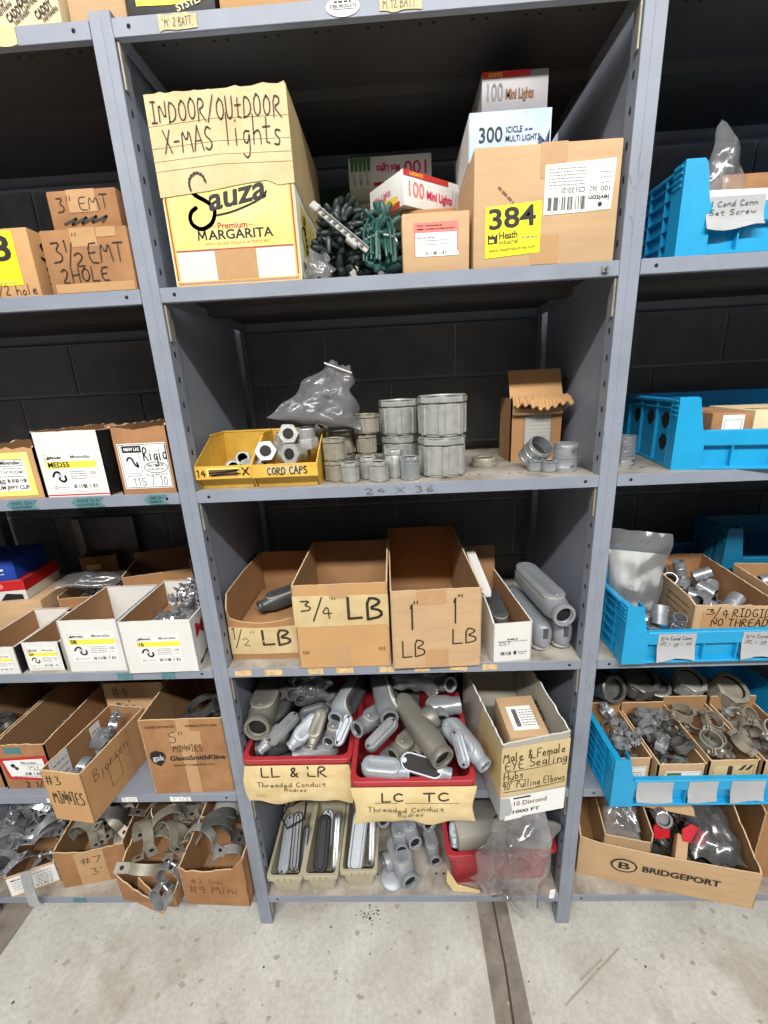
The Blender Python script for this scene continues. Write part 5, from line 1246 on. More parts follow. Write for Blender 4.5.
o = carton('minnies_carton', 'brown carton marked #3 MINNIES jutting over the shelf edge', 'box', (-.487,-.066,zD+E_), -7, .118, .235, .165, .165, .165, .168, ('card_orange','card_in','card_torn'), jit=.0008)
p = Print(FRONT); p.hand('#3', .008,.122,.030,.045,.0024).hand('MINNIES', .016,.062,.040,.092,.0026).done(o, 'handwriting')
p = Print(right_face(.118)); p.hand('Bjorsen', .03,.105,.036,.12,.0018,'brown').frame(.075,.04,.115,.11,.0012,'brown').done(o, 'handwriting')
slab(right_face(.118), rpoly(.125,.002,.16,.16), 'tape_clear', o, 'packing_tape')
F = Face((.0036,0,0),(0,1,0),(0,0,1)); slab(F, rpoly(.02,.05,.075,.163), 'paper', o, 'inside_label'); slab(F, rpoly(.15,.06,.185,.155), 'paper', o, 'inside_label')
Print(F,.0012).fine(.03,.14,.07,.006).fine(.03,.12,.07,.006).fine(.03,.1,.07,.006).fine(.155,.13,.18,.006).done(o)
fm = fmat(o)
HG = [m_hanger(.026,.022,'zinc')]
Hm = Heap([o])
for i,(x,y,z,e) in enumerate([(.05,.10,.06,(.2,.5,.3)),(.06,.14,.075,(.4,.2,.2)),(.055,.18,.085,(.1,.4,.5)),(.065,.06,.04,(1.2,.2,.1)),(.05,.20,.05,(.8,.1,.2)),(.07,.12,.10,(.3,.9,.6))]):
    mw = fm @ Matrix.Translation((x,y,z)) @ Euler(e).to_matrix().to_4x4(); q_ = spawn('pipe_hanger', HG[0], mw.to_translation(), mw.to_3x3().to_euler(), 'greenish bright pipe hanger in the minnies carton', 'pipe hanger', 'hangers in the minnies carton'); Hm.settle(q_, .08)
o = carton('clamp_carton', 'brown carton marked #4 at the back behind the minnies carton', 'box', (-.50,.205,zD+E_), 0, .20, .2, .215, .215, .215, .215, ('card','card_in','card_torn'), jit=.0006)
Print(FRONT).hand('#4', .03,.165,.04,.05,.0026).hand("Min's", .035,.115,.035,.06,.0026).done(o, 'handwriting')
o = carton('printed_carton', 'brown pharmaceutical carton with dark oval logo, open topped, marked 5 minnies', 'box', (-.250,.003,zD+E_), 1.5, .225, .36, [(0,.252),(1,.25)], .252, .25, .252, ('card_old','card_in','card_torn'), jit=.0008, lean=-.0)
slab(FRONT, rpoly(.10,.0,.135,.25), 'tape_clear', o, 'packing_tape', .0003, .0003); slab(FRONT, rpoly(.075,.165,.16,.212), 'tape_clear', o, 'packing_tape', .0006, .0003)
p = Print(FRONT, .0014); p.text('LIQUID IN PLASTIC', .014,.226,.0075,.082,'ink').text('HANDLE WITH CARE', .125,.226,.0075,.085,'ink')
L_ = [(.014,.112),(.010,.13),(.014,.146),(.03,.152),(.048,.146),(.054,.132),(.048,.115),(.034,.098),(.028,.102)]
p.poly(L_, 'ink').text('gsk', .0165,.119,.017,.033,'lightgrey',True,dc=.0003).text('GlaxoSmithKline', .064,.116,.0155,.152,'ink',True).text('Research Triangle Park, N.C.', .07,.096,.0075,.115,'ink')
p.hand('5"', .072,.176,.036,.04,.0022).hand('MINNIES', .078,.146,.022,.08,.0018).done(o)
heap('pipe_hanger', [m_hanger(.04,.022,'steel_dark')], 16, (.06,.165,.08,.3,.005,.2), 'large dark hanger inside the carton marked 5 minnies', 'pipe hanger', 'hangers in the 5 minnies carton', 5, [o], frame=fmat(o))

# ================================================================== SHELF D, middle bay
def rrect(x0,y0,x1,y1,z,r=.02,n=4):
    P = []
    for cx, cy, a0 in ((x1-r,y0+r,-PI/2),(x1-r,y1-r,0),(x0+r,y1-r,PI/2),(x0+r,y0+r,PI)):
        for i in range(n+1): a = a0+PI/2*i/n; P.append((cx+r*math.cos(a), cy+r*math.sin(a), z))
    return P
def tray(o, w, d, h, tap, m, fl=.010, r=.018, t=.003, name='shell', lift=0.0):
    mb = MB(); q = lambda z, e: [(x, y, zz + lift*(1-y/d) if z > 0 else zz) for x, y, zz in rrect(-e,-e,w+e,d+e,z,r)]
    R = [q(0,-tap), q(h-.014,-.001), q(h-.014,fl), q(h-.001,fl), q(h,fl-.001), q(h,-t), q(h-.02,-t-.001), q(t,-tap-t)]
    mb.loft(R, 0); return mb.build(name, m, o, True)
def skirt(o, w, h0, h1, m, tilt=0.0, seed=1, bulge=.007, over=.006, fold=0.0):
    """brown paper taped over the bin front, its bottom edge wavy"""
    r = random.Random(seed); nx, nz = 22, 12; V = []
    from mathutils import noise
    def P(u, v):
        x = -over + (w+2*over)*u; z = h1 + (h0-h1)*v
        z += (.005*math.sin(u*9+seed) + .004*math.sin(u*17))*v*v
        x += .005*math.sin(v*5+seed)*(1 if u < .5 else -1)*(abs(u-.5)*2)**4
        y = -bulge*math.sin(PI*v)**.7*math.sin(PI*u)**.35 - .004*noise.noise(Vector((u*6,v*4,seed)))*min(1,4*v)
        return Vector((x, y + tilt*(h1-z), z))
    V = [P(i/nx, j/nz) for j in range(nz+1) for i in range(nx+1)]
    F = [(j*(nx+1)+i, (j+1)*(nx+1)+i, (j+1)*(nx+1)+i+1, j*(nx+1)+i+1) for j in range(nz) for i in range(nx)]
    mb = MB(); mb.add(V, F); mb.add([v+Vector((0,.0012,0)) for v in V], F)
    for u in (0,1):                                                              # paper folded round the sides
        C = [V[j*(nx+1)+(0 if u == 0 else nx)] for j in range(nz+1)]
        mb.loft([C, [c+Vector((.004 if u==0 else -.004,.06 if c.z > .02 else .006,.012*(k/nz))) for k, c in enumerate(C)]], 0, False, False, False)
    return mb.build('paper_cover', m, o, True, angle=60), P
def on_skirt(P, w, h0, h1, pr, over=.006, lift=.0016):
    out = []
    for x, y, z in pr.v:
        u = min(1,max(0,(x+over)/(w+2*over))); v = min(1,max(0,(h1-z)/(h1-h0))); q = P(u, v); out.append((x, q.y-lift, z))
    pr.v = out; return pr
zl = zD
b1 = thing('parts_bin', 'red bin marked LL and LR, filled with conduit castings', 'bin', (.031,-.012,zl+E_))
tray(b1, .278, .40, .139, .012, 'red_plastic')
sk, P = skirt(b1, .278, -.002, .122, 'paper_bag', seed=2)
Q = lambda: Print(FRONT)
p = Q(); p.hand('LL & LR', .042,.092,.027,.175,.0042,'marker').hand('Threaded Conduit', .028,.058,.014,.185,.0018,'marker').hand('Bodies', .100,.043,.012,.06,.0016,'marker').stroke([(.02,.025),(.045,.025)],.0014,'marker')
on_skirt(P,.278,-.002,.122,p); p.v = [(x,y-.012,z) for x,y,z in p.v]; sk.location = (0,-.012,0); p.done(b1,'handwriting')
b2 = thing('parts_bin', 'red bin marked LC TC overhanging the shelf, heaped with conduit castings', 'bin', (.332,-.092,zl+E_))
tray(b2, .290, .31, .152, .012, 'red_plastic')
sk, P = skirt(b2, .290, .024, .136, 'paper_bag', seed=5, bulge=.010, over=.004)
p = Q(); p.hand('LC', .066,.103,.022,.052,.0042,'marker').hand('TC', .170,.103,.022,.058,.0042,'marker').stroke([(.05,.098),(.255,.095)],.0016,'marker').hand('Threaded Conduit', .032,.070,.015,.185,.0018,'marker').hand('Bodies', .105,.054,.014,.062,.0016,'marker')
on_skirt(P,.290,.024,.136,p,.004); p.v = [(x,y-.012,z) for x,y,z in p.v]; sk.location = (0,-.012,0); p.done(b2,'handwriting')
# castings in the LL and LR bin
g = 'castings in the LL and LR bin'
cb_ = lambda lab, p0, p1, W, H, hub, **k: conduit('conduit_fitting', lab, p0, p1, W, H, hub, **k)
cb_('largest olive-grey casting with wide mouth, at the post end of the LL and LR bin', (.062,.016,.738), (.056,.245,.722), .076,.072,.036, m='alu_warm', hubl=.036, up=(0,-.2,1))
plate('cover_plate', 'shiny oval cover lying across the front of the LL and LR bin', (.098,-.010,.716), (.164,.062,.748), .036, 'alu_shiny', (-.2,-.6,1), t=.012)
cb_('grey casting with a flat square face, mid front of the LL and LR bin', (.150,.0,.690), (.222,.075,.725), .046,.042,.015, m='alu_light', up=(.3,-.7,1), hubl=.014)
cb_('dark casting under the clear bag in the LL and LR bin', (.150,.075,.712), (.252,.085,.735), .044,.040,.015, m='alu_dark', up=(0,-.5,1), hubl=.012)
cb_('light grey casting with open mouth toward the inner rim of the LL and LR bin', (.272,.042,.742), (.325,.23,.735), .056,.056,.022, m='alu_light', up=(1,-.2,.5), hubl=.022, cm='alu_dark')
cb_('small warm grey casting leaning at the front rim of the LL and LR bin', (.208,.0,.688), (.232,.085,.738), .036,.036,.014, m='alu_warm', up=(0,-.6,1), hubl=.012)
cb_('grey casting mouth forward in the inner front of the LL and LR bin', (.257,-.006,.712), (.280,.10,.700), .040,.04,.017, m='alu_shiny', up=(0,-.5,1), hubl=.016)
plate('cover_plate', 'pale oval cover standing by the inner front corner of the LL and LR bin', (.276,-.006,.700), (.310,.058,.744), .034, 'alu_light', (.3,-.6,1), t=.006)
cb_('dark casting with three round openings, centre of the LL and LR bin', (.088,.062,.708), (.128,.17,.748), .050,.034,.014, m='rubber', up=(.2,-.6,1), hubl=.012, cover=None)
cb_('small grey casting against the front rim under the shiny oval cover', (.066,.0,.680), (.12,.06,.70), .036,.034,.014, m='alu', up=(0,-.4,1), hubl=.012)
cb_('grey casting at the back of the LL and LR bin', (.11,.20,.73), (.2,.32,.74), .05,.05,.02, m='alu', hubl=.02)
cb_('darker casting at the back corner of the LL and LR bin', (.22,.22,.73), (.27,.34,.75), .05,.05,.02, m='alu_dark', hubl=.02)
cb_('buried casting filling the bottom of the LL and LR bin', (.06,.06,.59), (.20,.18,.60), .07,.07,.024, m='alu', hubl=.02)
cb_('second buried casting at the bottom of the LL and LR bin', (.2,.06,.6), (.26,.2,.61), .07,.07,.024, m='alu_warm', hubl=.02)
o = bag('clear_bag', 'clear bag bulging with small fittings on the LL and LR bin', [(.10,.10,.755),(.245,.10,.752),(.25,.165,.80),(.12,.18,.81)], .055, 'clear_grey', 51, 18, .014)
for (x,y,z,r,e) in [(.135,.125,.775,.018,(1.3,.2,.3)),(.165,.118,.768,.018,(1.5,-.3,.2)),(.195,.13,.775,.02,(1.2,.4,-.2)),(.145,.15,.80,.018,(1.4,0,.5))]:
    spawn('conduit_sleeve', m_tube(r,.035,'steel_dark'), (x,y,z), e, 'small dark fitting inside the clear bag on the LL and LR bin', 'pipe fitting', 'fittings in the clear bag')
# castings in the LC TC bin
cb_('largest casting in the LC TC bin, long body with a side mouth', (.553,-.092,.740), (.450,.090,.764), .058,.056,.030, m='alu_warm', up=(.2,-.5,1), hubs=('front','right'), hubl=.03, cover=None)
cb_('upright casting at the back of the LC TC bin with its mouth forward', (.423,.014,.765), (.388,.21,.750), .060,.056,.0245, m='alu_shiny', up=(1,.2,.5), hubl=.022, cm='alu_shiny')
cb_('bright casting whose round mouth pokes over the LL and LR side of the bin', (.333,.008,.738), (.415,.11,.712), .046,.046,.0225, m='alu_shiny', up=(0,-.3,1), hubl=.022)
cb_('short dark casting with threaded mouth, middle of the LC TC bin', (.426,-.055,.727), (.500,.045,.705), .046,.042,.020, m='alu_warm', up=(0,-.3,1), hubl=.020, hubs=('front',))
plate('cover_plate', 'shiny oval cover slanting among the castings of the LC TC bin', (.362,-.045,.715), (.440,.010,.758), .036, 'alu_shiny', (-.3,-.7,1), t=.012)
cb_('light grey casting lying flat along the front rim of the LC TC bin', (.470,-.078,.690), (.350,-.070,.698), .042,.040,.017, m='alu_light', up=(0,-.3,1), hubl=.016)
cb_('casting with its cover off showing a dark hollow, front of the LC TC bin', (.572,-.082,.682), (.446,-.056,.705), .046,.038,.016, m='alu', up=(-.1,-.75,1), hubl=.016, open_=True)
cb_('light grey casting hanging out over the inner rim of the LC TC bin', (.655,-.085,.708), (.578,.035,.738), .050,.044,.0195, m='alu_light', up=(-.9,-.5,.7), hubl=.026)
cb_('casting with a side mouth at the inner back of the LC TC bin', (.617,.075,.752), (.520,.070,.750), .052,.05,.024, m='alu_shiny', up=(0,-.2,1), hubl=.024, hubs=('front','left'), cover=None)
cb_('grey casting at the back wall of the LC TC bin, mouth up', (.598,.13,.775), (.555,.20,.74), .05,.05,.022, m='alu', hubl=.02)
plate('cover_plate', 'flat silver cover standing in the inner front corner of the LC TC bin', (.606,-.088,.682), (.588,-.020,.735), .034, 'alu_light', (-.6,-.5,.6), t=.006)
cb_('small threaded casting between the hollow one and the largest in the LC TC bin', (.486,-.052,.712), (.530,.02,.72), .034,.032,.016, m='alu_warm', hubl=.014)
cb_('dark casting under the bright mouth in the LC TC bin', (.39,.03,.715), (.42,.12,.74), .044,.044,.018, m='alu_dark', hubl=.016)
cb_('buried casting on the floor of the LC TC bin', (.38,-.03,.60), (.52,.1,.61), .075,.075,.024, m='alu', hubl=.02)
cb_('second buried casting on the floor of the LC TC bin', (.56,-.04,.60), (.52,.1,.61), .075,.075,.024, m='alu_warm', hubl=.02)
cb_('grey casting wedged low behind the front rim of the LC TC bin', (.41,-.03,.66), (.53,-.02,.665), .06,.06,.02, m='alu', hubl=.02)
bag('clear_bag', 'clear bag tucked behind the largest casting of the LC TC bin', [(.43,.10,.79),(.555,.09,.775),(.55,.16,.85),(.45,.17,.86)], .04, 'clear_grey', 61, 16, .012)

for i,(bx0,a,b,w,m,lab) in enumerate([('LL and LR',(.045,.03,.655),(.14,.06,.665),.06,'alu_dark','wedged low at the post corner'),('LL and LR',(.15,.02,.655),(.27,.05,.665),.06,'alu','wedged low along the front'),('LL and LR',(.20,.12,.70),(.24,.24,.71),.055,'alu_light','half buried in the middle'),('LL and LR',(.10,.20,.69),(.2,.26,.70),.06,'alu','half buried under the clear bag'),
    ('LC TC',(.36,-.05,.655),(.37,.07,.665),.055,'alu_dark','wedged low on the post side'),('LC TC',(.595,-.05,.65),(.60,.09,.665),.055,'alu','wedged low on the inner side'),('LC TC',(.47,.06,.70),(.48,.19,.70),.06,'alu_dark','half buried at the back centre'),('LC TC',(.55,.02,.705),(.56,.16,.71),.055,'alu_light','half buried behind the largest one')]):
    cb_('grey casting '+lab+' in the '+bx0+' bin', a, b, w, w*.95, .02, m=m, hubl=.018)
# white carton with handwriting
o = carton('cable_carton', 'worn white cable carton with cream handwritten front, jutting over the shelf edge', 'box', (.694,-.083,zD+E_), 10, .176, .29, [(0,.238),(.1,.24),(1,.245)], [(0,.238),(.5,.245),(1,.25)], [(0,.245),(.5,.27),(.75,.275),(1,.25)], .25, ('card_grey','card_grey','card_white'), jit=[.0012,.003,.003,.001])
slab(FRONT, [(-.0008,.072),(.174,.078),(.1765,.226),(-.0008,.226)], 'tape_cream', o, 'cream_paper'); slab(left_face(.29), [(.12,.085),(.2905,.07),(.2905,.23),(.16,.235)], 'tape_cream', o, 'cream_paper')
slab(FRONT, rpoly(.002,.001,.174,.071), 'paper', o, 'white_panel', .0003, .0003)
slab(FRONT, [(-.001,.002),(.028,.004),(.032,.03),(.024,.068),(-.001,.070)], 'paper_grey', o, 'grey_tape', .0008); slab(left_face(.29), rpoly(.2,.002,.2905,.068), 'paper_grey', o, 'grey_tape')
slab(FRONT, [(.012,-.004),(.058,-.002),(.06,.010),(.03,.012),(.014,.010)], 'paper', o, 'torn_scrap', .0014)
p = Print(FRONT, .0016); p.hand('Male & Female', .004,.186,.026,.16,.0026).hand('EYE Sealing', .008,.158,.026,.162,.0026).stroke([(.006,.153),(.09,.152),(.17,.158)],.002,'marker').hand('Hubs', .006,.128,.022,.05,.0024).stroke([(.004,.122),(.06,.123)],.0022,'marker').hand("90' Pulling Elbows", .004,.098,.022,.165,.0022).stroke([(.006,.090),(.08,.088),(.17,.094)],.0022,'marker')
p.text('1000 FT', .034,.014,.0105,.072,'ink',True).text('10 Discond', .036,.04,.014,.088,'brown').rect(.034,.062,.08,.067,'ink').done(o, 'handwriting')
p = Print(Face((.1718,0,0),(0,-1,0),(0,0,1)), .001); p.hand('D', -.25,.19,.03,.025,.0024,'ink').text('WHITE', -.17,.19,.02,.06,'ink',True,-.4).stroke([(-.1,.12),(-.03,.12)],.002,'ink').done(o, 'print')
fm = fmat(o)
MBm = fm @ Matrix.Translation((.046,.066,.088)); 
q = closed('label_carton', 'small brown carton with white label inside the worn cable carton', 'box', MBm.to_translation(), 0, .104, .13, .112, 'card', rot=(fm.to_3x3() @ Euler((.12,0,-.1)).to_matrix()).to_euler())
T = Face((0,0,.112),(1,0,0),(0,1,0)); slab(T, rpoly(.018,.02,.085,.095), 'paper', q)
p = Print(T, .0014); p.bars(.03,.03,.042,.085,3)
for k in range(7): p.fine(.046,.032+k*.008,.09,.004)
p.done(q); Print(FRONT).frame(.02,.03,.1,.09,.002,'ink').done(q)
q = closed('hidden_carton', 'brown carton beneath the small labelled one in the worn cable carton', 'box', (fm @ Vector((.02,.05,.006))), 0, .12, .16, .064, 'card_dk', rot=fm.to_3x3().to_euler())

for b_, tag_ in ((b1,'the LL and LR bin'),(b2,'the LC TC bin')):
    Hb = Heap([b_]); L_ = [q for q in bpy.data.objects if q.parent is None and tag_ in q.get('label','') and q is not b_ and 'bag' not in q.name and not q.name.startswith('conduit_sleeve')]
    low = [q for q in L_ if any(w in q['label'] for w in ('wedged','buried'))]
    for q in L_:
        if q not in low: Hb.settle(q, .026, .016) or Hb.add(q)
    for q in low:
        if not Hb.settle(q, .0, .07): remove_tree(q)

# ================================================================== SHELF D, bay with blue crates
crD = crate('light blue crate low down, filled with cartons of split clamps', (.985,-.050,zD+E_))
for k, (a0, a1, sd) in enumerate([(.062,.152,71),(.19,.262,72),(.295,.378,73)]): flap(crD, a0, a1, .018, .080, 'paper_grey', None, sd)
SP = [m_split(.019,.02,'steel_dark'), m_split(.017,.018,'zinc')]
SL = [m_split(.025,.026,'galv'), m_split(.023,.024,'galv_old')]
for k, (lab, x, y, w, d, h, m, hh) in enumerate([('small tan carton at the corner post of the low blue crate',1.006,-.012,.094,.17,.105,'card','A'),('tan carton with white label second in the low blue crate',1.108,-.028,.12,.19,.10,'card','B'),('carton with cream label marked 1 SPLIT in the low blue crate',1.236,-.026,.124,.20,.108,'card','C'),('tan carton with green label beyond the split carton',1.372,-.026,.13,.2,.105,'card','D')]):
    q = carton('clamp_carton', lab, 'box', (x,y,zD+.0105), 0, w, d, h, h+.004, h+.004, h+.03, ('card','card_in','card_torn'), jit=.0008)
    if hh == 'C':
        slab(FRONT, rpoly(.008,.02,.116,.098), 'tape_cream', q); p = Print(FRONT); p.frame(.011,.023,.113,.096,.001,'ink').rect(.048,.056,.060,.092,'marker').poly([(.074,.078),(.084,.078),(.094,.094),(.086,.094)],'marker').poly([(.09,.078),(.1,.078),(.11,.094),(.102,.094)],'marker').hand('Split.', .022,.03,.022,.085,.0036,'ink').done(q,'handwriting')
    else:
        slab(FRONT, rpoly(.02,.025,w-.01,.078), 'paper', q); p = Print(FRONT); p.frame(.022,.027,w-.012,.076,.0008,'grey').rect(.024,.066,w*.5,.074,'green' if hh != 'A' else 'grey').fine(.026,.058,w-.02,.004)
        if hh == 'B': p.rect(.05,.052,.065,.062,'gold'); p.rect(.068,.05,.082,.06,'green')
        p.fine(.026,.05,w-.02,.004).bars(.03,.03,w-.02,.042,20).done(q)
    fr = (.022, w-.022, .024, d-.03, .005, h+.026); fq = fmat(q)
    if hh in 'AB': heap('split_clamp', SP, 64, fr, 'small bright clamp heaped in '+('the corner post carton' if hh=='A' else 'the white labelled carton')+' of the low crate', 'pipe clamp', 'clamps in carton '+('by the corner post' if hh=='A' else 'with white label'), 80+k, [q,crD], frame=fq)
    else: heap('split_clamp', SL, 46, fr, 'larger dull clamp heaped in '+('the split carton' if hh=='C' else 'the green labelled carton')+' of the low crate', 'pipe clamp', 'clamps in '+('the split carton' if hh=='C' else 'the green labelled carton'), 90+k, [q,crD], frame=fq)
BIGC = []
for i,(x,y,z,r,h,e,mm) in enumerate([(1.168,.215,.640,.052,.062,(.35,.1,0),'steel_dark'),(1.05,.22,.640,.040,.09,(1.1,0,.3),'steel_dark'),(1.245,.225,.65,.036,.05,(.4,-.2,0),'steel_dark'),(1.33,.225,.655,.044,.05,(.3,.1,0),'galv'),(1.43,.21,.64,.048,.06,(.45,.2,0),'galv_old'),(1.10,.275,.62,.045,.06,(.5,.2,0),'steel_dark')]):
    q_ = coupling('compression_coupling', ['largest dark flanged coupling at the back of the low blue crate','tilted big sleeve coupling behind the corner post carton of the low crate','small dark coupling between two larger ones at the back of the low crate','pale flanged coupling behind the split carton','dull wide coupling at the back behind the green labelled carton','shaded coupling in the back corner of the low blue crate'][i], (x,y,z), r, h, e, mm); BIGC.append(q_)
closed('base_carton', 'plain carton under the big couplings at the back of the low crate', 'box', (1.01,.205,zD+.0105), 0, .5, .125, .075, 'card_dk')
Hc = Heap([bpy.data.objects[n] for n in [q.name for q in bpy.data.objects if q.parent is None and (q.name.startswith('split_clamp') or (q.name.startswith('clamp_carton') and 'low blue crate' in q['label']))]] + [q for q in bpy.data.objects if q.parent is None and q.get('label','').startswith('plain carton under the big couplings')] + [crD])
for q in BIGC: Hc.settle(q, .09, .0, .003)
# ================================================================== SHELF E, bay beside the post
o = carton('label_carton', 'low carton with a white label under the heap of bright ring clamps', 'box', (-.792,-.004,zE+E_), 22, .130, .24, .085, .09, .09, .09, ('card','card_in','card_torn'), jit=.001)
slab(FRONT, rpoly(.002,.008,.128,.080), 'paper', o); p = Print(FRONT); p.text('Minerallac', .012,.064,.007,.045,'ink',True).fine(.07,.066,.118,.004)
for k in range(4): p.fine(.012,.054-k*.009,.06,.004,'grey'); p.fine(.075,.054-k*.009,.115,.004,'grey')
p.bars(.07,.014,.118,.022,20).done(o)
BR = [m_hanger(.040,.022,'chrome'), m_hanger(.036,.022,'zinc')]; BS = [m_strap(.045,.022,'chrome',2), m_strap(.040,.022,'zinc',1)]
pl = [(-.735,.05,.225,(.2,.3,.5)),(-.70,.09,.24,(.5,.6,1.0)),(-.765,.08,.25,(.3,-.4,.2)),(-.68,.04,.21,(.9,.2,.7)),(-.72,.14,.26,(.1,.5,.8)),(-.66,.13,.24,(.4,.1,1.4)),(-.79,.06,.22,(.9,.3,.3)),(-.645,.17,.24,(.3,.3,.9)),(-.75,.12,.22,(1.1,.2,.4)),(-.81,.11,.235,(.2,.7,.1)),(-.70,.17,.25,(.8,.5,.3)),(-.83,.05,.19,(1.2,.1,.2)),(-.77,.17,.27,(.4,.2,.6))]
oc_ = o
mb = MB(); mb.strip([(0,0),(-.01,-.06),(-.012,-.12),(.0,-.15)], .026, .003); spawn('strap_tail', mb.mesh('tail',['chrome'],True), (-.705,-.012,.255), (0,0,.3), 'bright strap hanging down over the white label', 'pipe clamp')
o = carton('strap_carton', 'brown carton marked #7, holding dull straps, front corner on the bottom shelf', 'box', (-.645,.024,zE+E_), 10, .205, .22, [(0,.150),(.4,.132),(1,.142)], .152, .150, .155, ('card_old','card_in','card_torn'), jit=[.002,.0015,.0015,.001])
slab(FRONT, rpoly(.055,.0,.14,.132), 'tape_clear', o, 'packing_tape', .0003, .0003)
Print(FRONT, .001).hand('#7', .07,.085,.026,.06,.0024,'marker').hand("3'", .09,.035,.03,.04,.0022,'marker').done(o, 'handwriting')
DS = [m_strap(.036,.028,'galv_old',1), m_strap(.042,.03,'steel_dark',1), m_strap(.034,.026,'galv_old',2)]
o7 = o
Hl = heap('ring_clamp', BR+BS, 44, (-.02,.125,.03,.21,.005,.185), 'bright ring clamp in the heap on the low labelled carton', 'pipe clamp', 'bright ring clamps', 131, [oc_, rack, o7], frame=fmat(oc_), tries=9, efun=lambda r: (r.uniform(-.7,.9), r.uniform(-.7,.7), r.uniform(.6,2.4)))
heap('pipe_strap', DS, 34, (.05,.155,.05,.175,.005,.155), 'dull pipe strap lying in the carton marked 7', 'pipe strap', 'straps in the carton marked 7', 101, [o], frame=fmat(o), efun=lambda r: (r.uniform(-.9,.9), r.uniform(-.8,.8), r.uniform(-PI,PI)))
o = carton('torn_carton', 'torn brown carton with a split sagging front, overflowing with dull straps', 'box', (-.430,-.01,zE+E_), -6, .182, .30, [(0,.11),(.3,.075),(.7,.03),(.85,.015),(1,.06)], [(0,.11),(.3,.14),(1,.15)], [(0,.06),(.4,.12),(.7,.165),(1,.16)], .15, ('card_old','card_in','card_torn'), jit=.004, bow=.012)
mb = MB(); sheet(mb, (.05,-.002), (.15,-.022), [(0,.08),(.5,.05),(1,.012)], .003, .003, .004, -.02, (0,1,2), 12, -.0); q = mb.build('torn_flap', ['card_old','card_in','card_torn'], o)
DL = [m_strap(.046,.030,'galv_old',1), m_strap(.04,.028,'galv',1), m_strap(.05,.03,'galv_old',2)]
pl = [(-.395,.07,.235,(1.2,.2,.3)),(-.365,.10,.245,(.9,.5,1.1)),(-.33,.05,.215,(.7,-.3,.4)),(-.35,.15,.265,(1.4,.1,.2)),(-.30,.08,.23,(1.0,.6,1.5)),(-.29,.16,.27,(1.3,-.2,.6)),(-.32,.20,.26,(.8,.3,.1)),(-.40,.15,.23,(1.1,.2,1.9)),(-.27,.11,.24,(.5,.3,.9)),(-.30,.02,.19,(.4,.2,.3)),(-.37,.02,.19,(1.3,.4,.6)),(-.34,.10,.19,(.2,.2,.2)),(-.26,.20,.27,(1.2,.1,1.2)),(-.38,.22,.24,(1.0,.2,.5)),(-.31,.13,.2,(.3,.5,.4)),(-.26,.05,.2,(.9,.1,1.3))]
Ht = heap('pipe_strap', DL, 50, (.045,.14,.04,.25,.005,.185), 'dull curved strap jumbled in the torn carton', 'pipe strap', 'straps in the torn carton', 141, [o,o7], frame=fmat(o), efun=lambda r: (r.uniform(-.3,1.5), r.uniform(-.8,.8), r.uniform(.4,2.6)))
q_ = spawn('ring_clamp', m_hanger(.042,.024,'zinc'), (-.275,.005,.20), (.35,.1,1.35), 'ring clamp standing at the split front of the torn carton', 'pipe clamp'); Ht.settle(q_, .06)
q_ = spawn('ring_clamp', m_hanger(.032,.03,'zinc'), (-.285,-.036,.170), (.5,.2,1.2), 'ring clamp slipping out of the torn carton front near the shelf', 'pipe clamp'); Ht.settle(q_, .03)
o = carton('strap_carton', 'small brown carton marked #9 MINI with large ring straps, beside the post', 'box', (-.225,-.020,zE+E_), -2, .20, .145, [(0,.155),(.1,.137),(.5,.14),(.8,.15),(1,.19)], [(0,.155),(1,.165)], [(0,.19),(1,.2)], .165, ('card_old','card_in','card_torn'), jit=.0035)
Print(FRONT, .001).hand('#2 Gal', .03,.09,.02,.1,.0018,'brown').hand('#9 Mini', .02,.05,.030,.15,.0026,'brown').done(o, 'handwriting')
RG = m_strap(.055,.026,'galv',1); RD = m_strap(.058,.024,'steel_dark',1)
H9 = Heap([o, rack] + [q for q in bpy.data.objects if q.parent is None and q.get('group') == 'straps in the torn carton'])
RG = m_strap(.046,.026,'galv',1); RD = m_strap(.048,.024,'steel_dark',1)
for i,(x,y,z,e,me) in enumerate([(-.165,.04,.275,(.3,1.35,.5),RG),(-.10,.03,.285,(.2,1.2,.8),RD),(-.095,.045,.285,(.25,1.15,.9),RG),(-.105,.06,.28,(.2,1.1,1.0),RD),(-.13,.075,.27,(.3,1.2,.6),RD),(-.09,.09,.28,(.1,1.2,.7),RG)]):
    q_ = spawn('pipe_strap', me, (x-.02,y+.01,z-.03), (.35+e[0]*.3,(e[1]-1.25)*1.5,e[2]+.95), 'large strap standing on edge in the carton marked 9', 'pipe strap', 'straps in the carton marked 9'); H9.settle(q_, .10, .06)

# ================================================================== SHELF E, middle bay
def tan_bin(label, x0, y0, w, d, h):
    o = thing('parts_bin', label, 'bin', (x0,y0,zE+E_)); tray(o, w, d, h, .010, 'tan_plastic', .006, .010, .003)
    mb = MB()
    for k in range(3): mb.box(w*(.3+.2*k)-.001,-.0075,h-.016,w*(.3+.2*k)+.001,-.005,h-.003)
    mb.build('notch', 'card_dk', o)
    return o
tan_bin('narrow tan bin of cover plates next to the post on the bottom shelf', .030,.004,.098,.24,.080)
tan_bin('middle tan bin of cover plates, darkest inside', .1385,.008,.097,.25,.080)
tan_bin('third tan bin of cover plates, beside loose grey castings', .250,.018,.104,.26,.082)
def pl_(lab, p0, p1, W, m, **k): return plate('cover_plate', lab, p0, p1, W, m, **k)
pl_('long chrome cover standing forward in the tan bin by the post', (.060,.030,.168), (.070,.15,.262), .036, 'alu_light', up=(-.3,-1,.6), t=.007)
pl_('dark cover with a white tip in the tan bin by the post', (.098,.03,.165), (.098,.15,.262), .032, 'alu_dark', up=(.2,-1,.6), t=.008)
